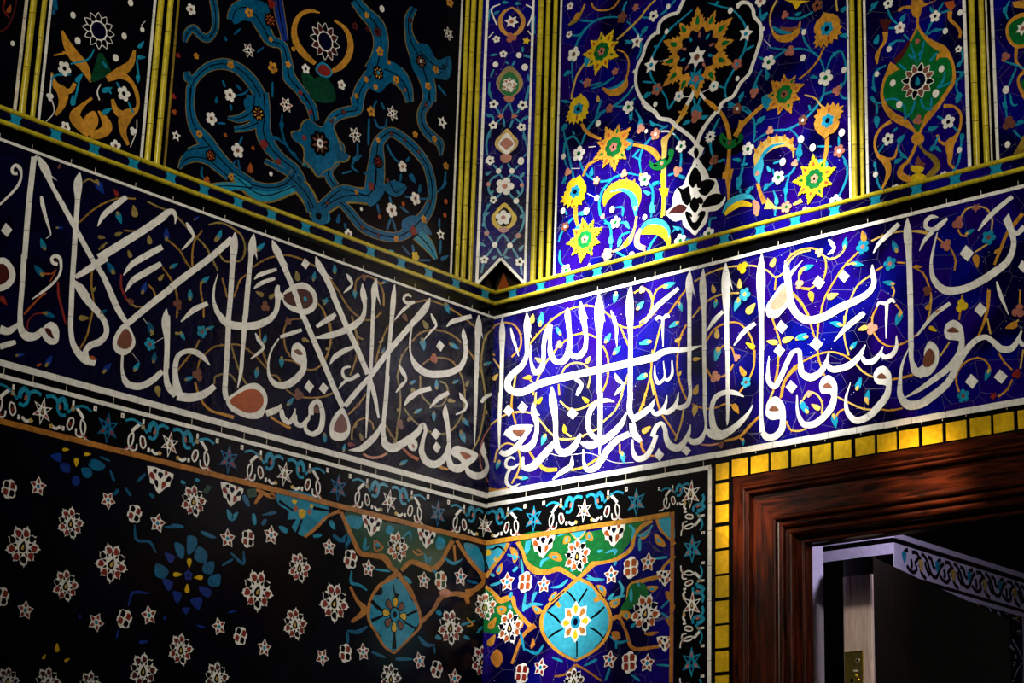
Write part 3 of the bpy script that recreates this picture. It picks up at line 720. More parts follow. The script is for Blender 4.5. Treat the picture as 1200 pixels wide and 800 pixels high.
p.run('''
@ 0 170 6
W 118,200,24 90,200,22 80,172,18 105,142,22 132,160,26 146,210,14 135,260,18 90,325,18 40,375,16 -5,420,14
W 234,84,36 222,200,38 200,400,38 168,798,36
q 214,98 257,68 250,120 215,120
@ 0 300 6
+ 165,-10,38 150,230,34 137,440,36 142,510,44 185,565,62 240,565,52 300,520,44
o 285,535 320,480 355,462 390,480 413,560 395,615 350,622 305,585
k maroon 310,510 345,510 362,545 375,582 335,560 318,535
+ -5,515,60 50,530,50 100,500,36 125,475,20
W -5,640,40 50,620,40 105,605,30
W 400,60,24 370,50,24 358,20,20 380,0,24 410,10,26 425,60,18 418,120,16 370,190,18 290,255,18 220,305,4
k maroon 372,22 392,25 408,47 380,45
W -150,225,20 -60,232,30
o -90,120 -40,30 20,10 80,60 105,130 90,190 30,240 -60,245
k maroon -70,120 -20,60 20,55 55,100 60,150 20,195 -50,205
@ 0 170 6
W 262,85,20 290,130,50 325,195,54 345,250,34 430,410,34 520,575,34 640,795,34
q 330,190 398,252 345,222
@ 0 300 6
+ 640,20,34 690,90,34 870,450,34 885,470,30
o 878,470 930,545 948,610 920,665 870,698 815,680 788,620 810,545
k brown 880,510 925,590 910,640 860,655 818,620 835,560
+ 890,478,40 1000,385,44 1200,225,46
@ 190 240 6
+ 60,580,48 170,495,46 330,375,44 488,238,44
W 508,193,6 505,240,38 490,430,34 475,660,34 462,800,34
@ 190 370 6
+ 462,0,36 460,100,36 450,300,34 440,450,34 438,540,36 448,590,34
o 445,600 520,530 600,480 660,475 715,520 737,590 720,660 700,710 620,725 540,700 475,660
k rust 470,600 540,545 610,515 670,525 710,590 690,650 620,685 540,660
+ 725,685,40 790,665,44 835,635,20
@ 0 170 6
W 556,195,8 548,235,44 540,400,34 528,560,34 515,798,34
@ 0 300 6
+ 515,0,34 505,160,34 497,350,34 495,540,34 510,620,38 545,680,48 600,730,60 665,755,40
+ 510,175,20 560,230,60 610,310,52 690,405,42 738,480,36 742,545,36 700,600,46 630,630,46 598,665,36 600,710,40
q 590,235 628,272 600,280
+ 525,150,30 600,105,44 690,45,50 745,10,52
@ 0 170 6
+ 690,795,56 860,690,56 1050,570,52 1150,500,52
@ 190 240 6
+ 0,85,52 40,52,44 68,48,36 88,75,24 86,135,4
@ 0 170 6
W 286,360,16 290,390,24 315,500,22 345,600,12 352,630,6 320,658,4
W 884,365,34 800,430,44 720,500,34 682,572,6
@ 0 200 4
W 757,358,26 680,400,30 610,445,24 576,490,4
W 752,436,24 680,478,30 615,520,24 584,568,4
W 970,622,20 910,650,26 845,708,6
@ 0 300 6
W 1165,372,6 1160,430,46 1170,600,36 1165,790,36
@ 190 370 6
+ 28,0,44 32,120,36 28,290,34 22,420,34 40,500,44 95,555,60
+ 330,348,6 280,290,36 225,255,40 170,250,34 110,280,34 90,340,36 88,420,38 98,500,54 108,560,70
+ 100,565,60 200,575,60 290,550,52 365,495,40
@ 0 400 4
W 570,62,10 572,150,16 590,195,30 640,212,32 700,190,30 758,140,24
@ 190 240 6
W 640,205,6 632,260,46 618,380,30 600,560,34 580,800,34
q 655,270 664,385 640,330
@ 190 370 6
+ 578,0,34 572,110,32 560,260,26 548,400,24 525,510,6
@ 190 240 6
W 388,485,4 362,580,12 358,680,22 385,760,36
@ 190 370 6
+ 385,-22,34 440,45,50 560,75,54 680,60,52 760,20,44
@ 190 240 6
+ 755,803,42 795,750,34 808,680,34 805,600,34 808,562,4
q 790,580 822,565 820,640 800,660
+ 815,620,30 840,660,34
o 840,640 900,575 980,545 1050,580 1088,660 1075,730 1020,770 930,755 865,715
k maroon 845,650 930,600 980,590 1040,620 1055,690 1015,730 930,715 870,690
W 770,250,6 790,300,44 830,380,44 880,500,36 930,620,36 975,760,34 990,800,34
q 820,340 888,435 845,390
@ 190 370 6
+ 985,-5,34 1060,170,36 1150,380,36 1200,500,36
@ 380 440 6
+ 50,60,36 125,222,36
o 125,225 165,300 178,380 155,440 100,460 45,440 32,380 60,290
k brown 118,268 155,340 155,385 110,405 62,385 75,330
+ 140,215,34 230,105,36 325,0,34
@ 380 310 6
+ 320,785,34 440,620,38 600,430,38 720,280,36 738,235,6
@ 190 240 6
W 1075,365,6 1095,420,44 1140,500,40 1205,640,36
q 1120,450 1195,525 1150,500
@ 380 310 6
+ 55,210,38 150,430,36 230,600,36 300,770,36
@ 380 440 6
+ 310,5,30 345,130,30 378,300,14
@ 380 310 6
W 362,98,6 350,160,42 342,260,28 332,500,26 322,745,22
q 365,130 390,285 362,220
@ 380 440 6
+ 322,-30,24 310,60,24 300,200,22 288,440,6
@ 380 310 6
W 262,135,6 268,200,40 280,300,24 265,370,34 200,430,48 110,475,44 0,505,36 -75,515,6
q 275,190 298,240 280,230
W 490,140,6 484,200,28 468,400,28 450,600,24 435,798,24
@ 380 440 6
+ 440,0,28 425,200,30 412,330,28 412,430,34 430,490,54 470,510,60 540,480,54 600,440,50 640,410,46 670,370,36 690,345,30 705,370,26 690,450,26 680,540,40 720,610,50 770,625,50 830,590,46 860,540,36 868,490,30
o 585,480 640,450 652,490 635,530 605,525 585,500
k rust 612,478 632,500 625,512 614,500
W 848,205,6 845,250,34 860,340,30 872,480,28 870,580,34 890,640,50 930,655,56 1000,615,46 1060,570,30
o 885,535 912,496 990,510 1078,560 1050,605 980,625 940,590 900,565
k rust 945,535 1000,545 1030,565 992,594 965,565
W 1115,470,4 1110,530,30 1135,600,20 1140,650,28 1110,695,44 1060,705,50 1010,680,40 990,640,20
q 1120,500 1142,548 1125,530
@ 380 310 6
W 152,65,6 170,95,26 190,140,14 165,170,20 130,200,4
W 75,350,28 0,388,28
W 200,580,22 130,610,36 60,660,30 35,700,6
W 608,228,8 585,212,20 560,222,18 556,255,18 590,272,28 632,262,20
+ 595,282,24 540,330,20 490,390,8
W 745,345,6 765,390,24 782,430,14 750,465,16 695,530,4
W 1030,365,30 950,385,32 890,405,30 855,437,6
D 810,572,30,40
W 612,440,4 598,540,14 605,640,16 640,710,44 720,765,50 800,770,52 890,755,46 950,720,40 985,650,30 985,550,28 975,490,30 972,450,6
q 985,500 1010,550 990,540
W 1080,355,6 1080,420,42 1072,560,32 1065,798,28
q 1090,400 1112,525 1092,470
@ 380 440 6
+ 1062,0,28 1058,200,24 1050,490,6
W 395,335,6 370,400,34 320,460,46 250,515,40 165,525,4
W 745,90,32 660,115,34 590,165,34 555,215,6
W 870,120,30 800,160,34 735,230,6
W 945,120,6 965,160,28 995,200,14 985,235,18 920,275,10
W 1172,130,20 1120,160,26 1100,190,20
D 778,410,34,42 785,505,30,42
@ 300 400 4
W 665,108,6 685,145,20 700,180,10 680,205,16 652,240,4
W 45,340,26 80,328,24 115,295,6
+ 115,320,18 125,360,24 150,380,24 175,345,14 180,315,4
+ 178,345,18 185,385,22 205,395,22 235,370,18 250,345,10
+ 255,345,24 258,300,22 285,280,20 305,320,22 308,370,24 295,415,26 262,435,24 230,415,18 228,390,14 245,360,14
k brown 258,310 280,305 295,335 270,335
W 440,120,8 425,120,12 405,130,12 405,160,14 425,178,16 480,155,18
+ 425,178,14 400,200,12 385,222,4
@ 190 370 6
W 815,160,10 765,240,12 740,360,16 750,430,24 790,480,40 850,490,52 930,450,50 985,380,44 1000,300,26
o 905,250 915,205 950,188 990,220 1010,290 995,350 945,332 905,290
k brown 920,245 950,235 985,275 950,275
W 975,100,24 900,125,28 825,150,24
W 1200,10,30 1130,45,34 1080,78,20
W 1200,140,34 1130,150,24 1070,158,6
W 650,122,6 675,175,26 708,225,16 680,255,22 615,305,6
D 1028,498,34,46 1130,510,34,42
@ 190 240 6
D 1002,415,30,40
W 800,455,22 730,475,28 670,500,26 643,525,6
W 788,518,22 720,540,28 670,565,26 640,590,6
W 165,125,10 190,170,30 215,225,14 185,265,22 135,318,6
@ 0 170 6
D 40,598,40,50
''')
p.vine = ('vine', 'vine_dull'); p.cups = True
p.run('''
@ 190 240 6
V 325,140 400,125 480,155 550,210 580,290 575,350 550,390 500,400 440,395 400,350
V 100,80 230,220 300,290 350,380 390,465
V 280,180 225,260 210,340 210,430
V 40,250 120,320 160,390 200,450
V 0,440 50,510 90,590 105,680 100,798
V 635,440 700,395 780,365 880,355 960,375 1040,415 1090,440
V 590,490 545,530 520,600 500,650
V 270,540 270,620 285,690 290,790
V 420,515 440,590 455,650
V 1090,690 1130,740 1150,790
@ 190 370 6
V 110,380 180,290 230,230 260,170
V 245,380 260,320 310,260 360,220 440,205 540,205 600,240 680,310 730,370
S ochre 230,470,14 250,540 290,620 350,670,18 420,690,20 500,715,26
V 365,480 370,430 420,410 470,410 520,470
V 485,210 510,300 560,430 590,480
V 680,80 690,180 710,270 735,340
V 970,20 900,30 860,80 855,170 870,240 900,290
V 860,310 920,320 980,360 1050,380 1110,350 1160,270 1180,180 1165,30
V 870,520 930,560 1020,575 1120,570 1200,545
V 750,420 800,420 830,460
S ochre 760,710,16 820,750 900,790,22
@ 380 310 6
V 30,90 100,190 160,290 230,360 300,390 350,380 400,330
V 215,180 225,110 270,80 340,95 390,140 415,220 415,290
V 640,265 720,250 800,270 900,320 1000,390 1060,440
V 615,540 660,490 740,460 840,470 920,510 960,550
V 690,700 740,665 820,655 880,670 930,720 965,790
V 590,575 540,650 520,740 510,790
V 490,390 440,450 400,540 370,640 360,690
V 190,360 220,480 235,560 220,660 180,780
V 215,450 240,510 270,525
V 0,350 40,430 40,560 0,690
V 1190,440 1130,510 1110,600 1100,690 1110,790
V 1000,590 1050,660 1100,760
@ 380 440 6
V 510,0 530,120 530,240 510,360 500,450 480,480
V 190,450 195,380 230,320 290,300 330,330 345,380
V 290,130 240,200 165,275
V 430,350 470,420 510,470
V 560,230 600,290 680,360 720,385 800,410 870,400 930,340 970,260 985,130 965,0
S salmon 270,550,14 320,575,18 390,570,18 440,545,14
S rust 550,510,12 600,560,20 660,590,26
V 670,0 690,150 760,210 820,210 855,160 850,60 810,40
V 1110,0 1130,150 1110,330 1080,450 1040,525
S rose 1165,360,10 1120,430,10 1095,520,10 1095,620,8 1150,750,8
S ochre 800,640,12 830,650,24 870,660,10
V 0,150 60,120
@ 0 170 6
V 555,545 640,465 730,410 830,375 950,378
V 1035,398 1100,430 1160,455
V 580,265 620,240 670,265
V 870,600 950,605 1030,595
V 690,735 750,685
@ 0 300 6
S rust 165,410,14 230,340,14 290,280,12 320,260,10
S red 405,180,14 410,280,16 435,380,14 460,480,14
S red 190,520,8 195,460,8 240,410,8 300,400,12
V 645,90 640,200 655,350 635,450 600,580 560,650
S red 850,130,12 850,220,14 890,310,14
V 890,310 940,350 1000,360
V 1040,200 1080,250 1090,290
S rust 300,125,16 370,120,10 390,95,8 350,180,8
S white 1005,440,3 1040,490,3 1060,560,3
S white 925,680,2.5 970,740,2.5
S white 1060,640,3 1100,600,2.5 1145,575,4
@ 190 370 6
F five turquoise brown 275,112,46
F tref brown brown 245,415,48 955,555,44 880,40,30
@ 0 300 6
F five turquoise brown 1050,620,48
F tref brown brown 915,322,26
@ 190 240 6
F tref brown brown 105,700,40 720,715,40
F bud turquoise turquoise 1000,662,22
@ 380 440 6
F tref brown brown 528,345,38 230,210,20
@ 380 310 6
F tref brown brown 275,90,26
F tref rust rust 765,660,38
@ 190 240 6
B turquoise 80,428,60,60 400,210,70,20 302,525,66,50 192,630,70,0 690,295,72,45 1065,500,60,10 1145,675,50,20
B ultramarine 25,205,80,0 238,95,40,60
B vine_dull 945,500,76,-10 680,625,66,-60 770,640,60,50 375,240,44,10
@ 190 370 6
B turquoise 718,160,56,10 835,330,70,180 660,405,70,190 188,440,60,70 900,600,66,40 335,85,56,70 140,145,60,150
B vine_dull 1005,172,60,110 1165,230,40,40 105,125,40,100
@ 380 310 6
B turquoise 210,210,60,180 860,310,76,160 690,565,84,170 910,575,70,120 68,30,60,0 1145,695,54,70 8,255,50,90 515,5,50,0
B azure 412,600,46,20 430,115,60,60
B vine_dull 705,420,72,-30 20,590,40,60 395,540,40,60 1130,520,40,30
B brown 565,375,64,150
@ 380 440 6
B turquoise 622,45,52,60 785,60,64,0 920,42,46,60 655,248,56,60 765,290,64,180 990,330,66,140 970,435,86,160 555,610,60,60 135,505,50,10 0,440,60,170
B vine_dull 598,305,50,60 520,235,44,40 255,430,60,-20 890,178,60,100 1135,255,36,0 215,350,40,30 1000,55,50,20
B red 185,485,56,100
@ 0 170 6
B turquoise 295,695,76,-20 835,515,80,160
B ultramarine 700,300,100,150 1165,625,80,0 418,582,46,90
B vine_dull 940,465,90,-10 710,650,56,100 720,710,50,40 1045,665,70,-10 905,765,60,-20 830,625,60,70
B red 810,335,60,-30
B brown 412,150,40,20
@ 0 300 6
B azure 265,100,90,-40 345,415,80,110 725,390,50,60 770,80,90,-30 1050,500,90,-20 1080,710,70,10
B turquoise 958,775,70,30
B ultramarine 1010,220,80,20 750,785,80,40 140,695,60,80 340,735,80,30
B vine_dull 585,437,80,90 1130,150,60,40 655,235,50,40
B rust 650,720,60,110 270,765,40,60
B red 20,315,80,140
@ 300 400 4
B turquoise 318,455,40,180
B vine_dull 735,240,46,160
@ 0 400 4
B vine_dull 737,235,56,170
''')
p.done()

tR = thing('inscription_frieze', 'bright cobalt frieze of large white calligraphy on the right wall, lit by the sunbeam', 'inscription', PR.p(0.8, Z_W2, 0))
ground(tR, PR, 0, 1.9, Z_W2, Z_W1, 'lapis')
g = MB(); g.box(PR, 0, 1.9, Z_W1, Z_ROLL2-0.010, -0.0003, 0.0012, 'black'); g.box(PR, 0, 1.9, 2.8235, Z_W2, -0.0003, 0.0012, 'black'); g.box(PR, 0, 0.735, Z_W3, 2.8235, -0.0003, 0.0012, 'black'); g.build('black_border', tR)
fillet(tR, PR, 0.002, 1.9, Z_W1, 0.0085, 'white', 'upper_fillet'); fillet(tR, PR, 0.002, 1.9, Z_W2+0.003, 0.0145, 'white', 'lower_fillet'); fillet(tR, PR, 0.002, 0.7320, Z_W3+0.003, 0.0105, 'white', 'base_fillet')
ticks(tR, PR, 0.01, 0.73, ((Z_W3+0.008, Z_W2-0.005),)); ticks(tR, PR, 0.3, 1.85, ((Z_W1+0.004, Z_W1+0.016),)); ticks(tR, PR, 0.74, 1.85, ((2.8235, Z_W2-0.004),))
p = Panel(tR, PR); p.cups = True
p.run('''
@ 570 330 6
W 116,262,6 116,310,30 114,520,28 108,785,26
@ 570 460 6
+ 104,0,28 96,200,24 95,400,10
@ 570 330 6
W 288,222,6 292,290,46 290,430,30 285,530,30 255,590,38 190,650,46 155,700,44 160,750,50 200,775,50 400,712,50 700,640,50 1000,575,50 1200,530,50
q 300,330 325,398 305,385
@ 750 290 6
+ 115,770,48 150,745,44 300,720,34 360,712,30 440,690,4
@ 570 330 6
W 175,325,8 190,390,20 212,460,16 232,525,4
W 450,295,16 430,350,34 410,430,28 405,540,28 385,620,40 350,640,36 325,590,22 315,500,10 316,445,4
+ 458,305,20 452,430,24 458,510,36 500,565,40 550,555,44 580,500,40 590,420,34 582,300,34 575,220,34 576,185,6
+ 585,480,24 610,520,36 650,525,44 690,490,36 705,420,26 695,310,34 675,210,44 668,140,6
q 690,200 720,265 700,240
W 798,88,6 798,150,50 797,400,36 795,785,34
q 815,150 840,285 815,230
@ 570 460 6
+ 805,0,34 803,300,28 800,440,8
@ 570 330 6
W 1020,35,10 1015,90,36 1018,400,30 1015,785,32
@ 570 460 6
+ 1018,0,34 1018,150,34 1040,195,30
@ 750 410 6
+ -55,495,44 20,450,44 80,400,34 110,345,6
+ 85,420,24 110,450,30 150,440,36 185,380,20 195,320,4
+ 165,440,24 190,440,34 230,420,36 265,360,20 275,298,4
+ 250,400,24 290,405,34 335,385,34 355,330,26 352,200,26 352,5,28
@ 750 290 6
+ 352,722,28 352,400,28 352,210,36 355,168,6
q 365,200 395,355 368,290
@ 570 330 6
W 880,205,6 900,260,24 920,340,20 918,400,14 922,455,4
W 905,645,8 930,690,30 965,725,16 940,760,26 905,800,6
W 632,680,30 672,725,26 655,770,30 640,800,16
@ 570 460 6
W 465,-40,10 470,40,50 490,200,34 495,330,34 510,400,44 545,425,50 600,400,50 640,350,40 665,290,16
+ 905,65,6 860,55,24 800,65,30 745,110,36 720,190,34 725,260,34 760,310,34 810,312,24 860,300,10
+ 670,350,20 720,370,50 800,350,50 900,280,46 960,210,34 990,140,8
W 330,75,8 340,140,44 360,230,28 350,310,34 310,380,50 260,395,46 225,370,20
q 340,110 382,160 350,160
W 310,255,30 250,340,34 190,405,40 130,430,40 100,415,30
o 130,280 170,240 240,225 335,235 300,262 230,300 250,330 200,320
k brown 185,265 235,262 280,262 225,312
+ 130,285,20 180,310,34 215,335,34
W 485,345,26 450,390,44 380,470,50 310,530,50 270,530,34 262,450,12
W 205,470,10 180,455,16 145,480,20 145,520,20 190,530,24 235,500,8
+ 175,535,20 150,580,20 150,640,24 180,665,22 240,640,4
W 608,450,8 600,515,34 540,555,34 470,612,8
W 1010,290,40 930,330,44 860,400,46 810,480,44 760,535,44 710,540,34 690,490,18 685,400,8
+ 1030,215,40 1045,290,50 1090,345,30
+ 1030,330,14 1035,410,24 1065,465,40 1120,455,40 1160,400,34 1200,300,30
@ 750 410 6
+ 90,610,34 130,530,30 155,515,26 178,550,30 190,620,36 220,675,50 270,690,50 320,640,36 350,580,24 360,525,4
+ 335,610,20 370,645,40 420,640,44 455,590,24 460,400,26 455,5,26
@ 750 290 6
+ 456,722,28 455,500,28 447,200,30 450,150,6
@ 570 460 6
D 160,128,36,42 260,105,36,42 610,148,40,42
@ 750 410 6
W 108,110,4 112,190,18 135,235,26 165,215,18 170,80,4
+ 175,190,16 195,215,20 222,190,20 230,75,8
W 735,330,6 680,305,30 600,300,34 540,330,34 510,400,30 510,480,40 530,560,50 570,600,60
+ 470,560,30 500,590,50 570,600,60 650,560,46 720,500,36 770,440,20 800,385,4
W 622,430,20 620,500,16 618,530,4
+ 622,440,22 622,300,26 620,5,30
@ 750 290 6
+ 617,722,32 613,500,34 608,170,40 608,108,6
q 625,150 658,305 630,240
W 862,50,8 858,110,38 858,500,34 860,722,32
@ 750 410 6
+ 858,0,32 856,300,28 858,500,30 865,580,40
o 890,420 905,360 955,328 1010,370 1028,440 1020,520 1000,490 920,490 890,460
k brown 908,425 945,388 985,425
+ 1010,480,36 1000,560,46 950,610,46 900,615,50 865,580,34
D 140,738,34,46 330,708,34,36 1070,260,40,46
@ 750 290 6
W 275,288,24 200,350,30 110,430,34 40,530,10
W 588,450,24 530,510,30 475,590,8
W 815,535,24 740,590,32 665,690,8
W 115,510,16 135,490,24 165,500,20 200,480,28 210,495,10
+ 165,500,20 165,600,14 168,700,4
W 1028,92,8 1035,170,44 1055,300,40 1065,430,40
q 1050,180 1150,90 1060,215
o 1030,250 940,340 890,430 905,490 950,500 1020,440 1060,390 1060,280
k salmon 1035,265 960,345 920,430 950,440 1040,370
@ 900 250 6
+ 158,570,40 170,640,48 200,700,50 270,750,54 380,735,54 520,660,54 650,600,46 720,550,40 750,490,34 740,420,34 738,362,6
@ 750 290 6
D 1000,560,42,48 985,725,40,46
@ 900 250 6
W 985,35,6 985,100,46 995,300,40 1005,600,38 1008,720,36
@ 900 370 6
+ 1008,0,36 1010,200,36 1018,330,32 1035,375,40
@ 1040 340 5.444
+ 165,470,32 185,520,50 230,540,50
o 230,470 240,380 275,325 310,345 332,430 310,500 260,550 200,550 165,510 205,495
k brown 240,490 248,400 272,372 302,400 305,450 270,490
@ 900 250 6
W 925,75,30 850,150,32 780,220,24 745,280,8
W 770,660,8 785,630,20 830,635,24 880,610,26 895,630,12
+ 840,640,24 838,740,16
@ 900 370 6
+ 837,10,18 835,160,6
@ 900 250 6
W 430,185,10 455,215,30 470,250,20 450,275,22 422,290,4
D 362,488,44,48 538,443,40,46
W 680,700,30 660,722,36
@ 900 370 6
+ 665,-5,38 560,80,36 470,180,8
@ 1040 210 7.475
W 450,335,8 400,330,34 345,370,34 340,420,34 400,445,40 470,400,44 530,345,20
+ 400,460,36 330,540,30 285,630,6
@ 900 200 4
W 797,290,4 780,360,10 768,440,14 780,510,26 830,560,36 900,560,34 980,530,34 1060,480,36 1130,420,30 1155,340,24 1140,270,28 1130,205,6
+ 1140,280,30 1165,295,24 1205,265,24
q 1105,235 1132,200 1150,270 1130,290
W 857,622,18 790,670,20 700,775,8
W 1075,520,6 1085,560,16 1130,675,4
D 935,388,33,38 1000,652,30,34 1198,450,22,30
@ 1040 210 7.475
W 1100,155,34 960,270,40 870,360,36 800,455,10
@ 1040 340 5.444
o 365,270 385,210 425,190 470,215 492,290 490,370 470,330 440,320 380,310
k brown 382,262 420,235 462,268
+ 478,330,30 465,400,40 400,490,40 300,570,36 200,640,24 110,690,4
W 140,370,4 100,470,16 85,580,24 90,680,40 130,730,56 200,730,54 300,670,50 390,590,44 450,480,40 510,380,38 570,320,36 630,300,32 680,330,34 730,375,44 790,375,40 840,310,24 860,260,10
+ 840,310,20 871,350,30 900,345,30
D 542,582,42,48 727,552,44,46
@ 900 370 6
W 12,285,4 5,380,20 15,470,34 50,500,36 85,450,34 140,330,34 185,255,30 218,245,30 232,320,30 250,410,46 300,435,50 360,410,44 410,340,30 435,255,6
+ 410,330,24 450,375,40 520,370,44 590,340,44 650,280,34 690,205,6
+ 665,290,24 690,325,36 740,320,40 790,270,24 815,215,4
+ 795,260,24 820,290,30 870,280,34 905,230,28 908,140,6
W 475,540,34 460,620,46 400,710,46 320,765,46 260,765,40 220,700,24 208,560,8
o 365,500 385,440 430,418 480,460 490,540 470,600 440,550 385,550
k brown 385,500 425,468 460,508
W 860,470,30 840,560,46 780,640,50 700,715,46 620,735,46 570,690,34 552,600,20 585,470,4
o 745,430 770,370 815,352 860,390 872,470 850,540 830,490 770,480
k brown 765,435 805,402 840,440
D 345,200,48,50
''')
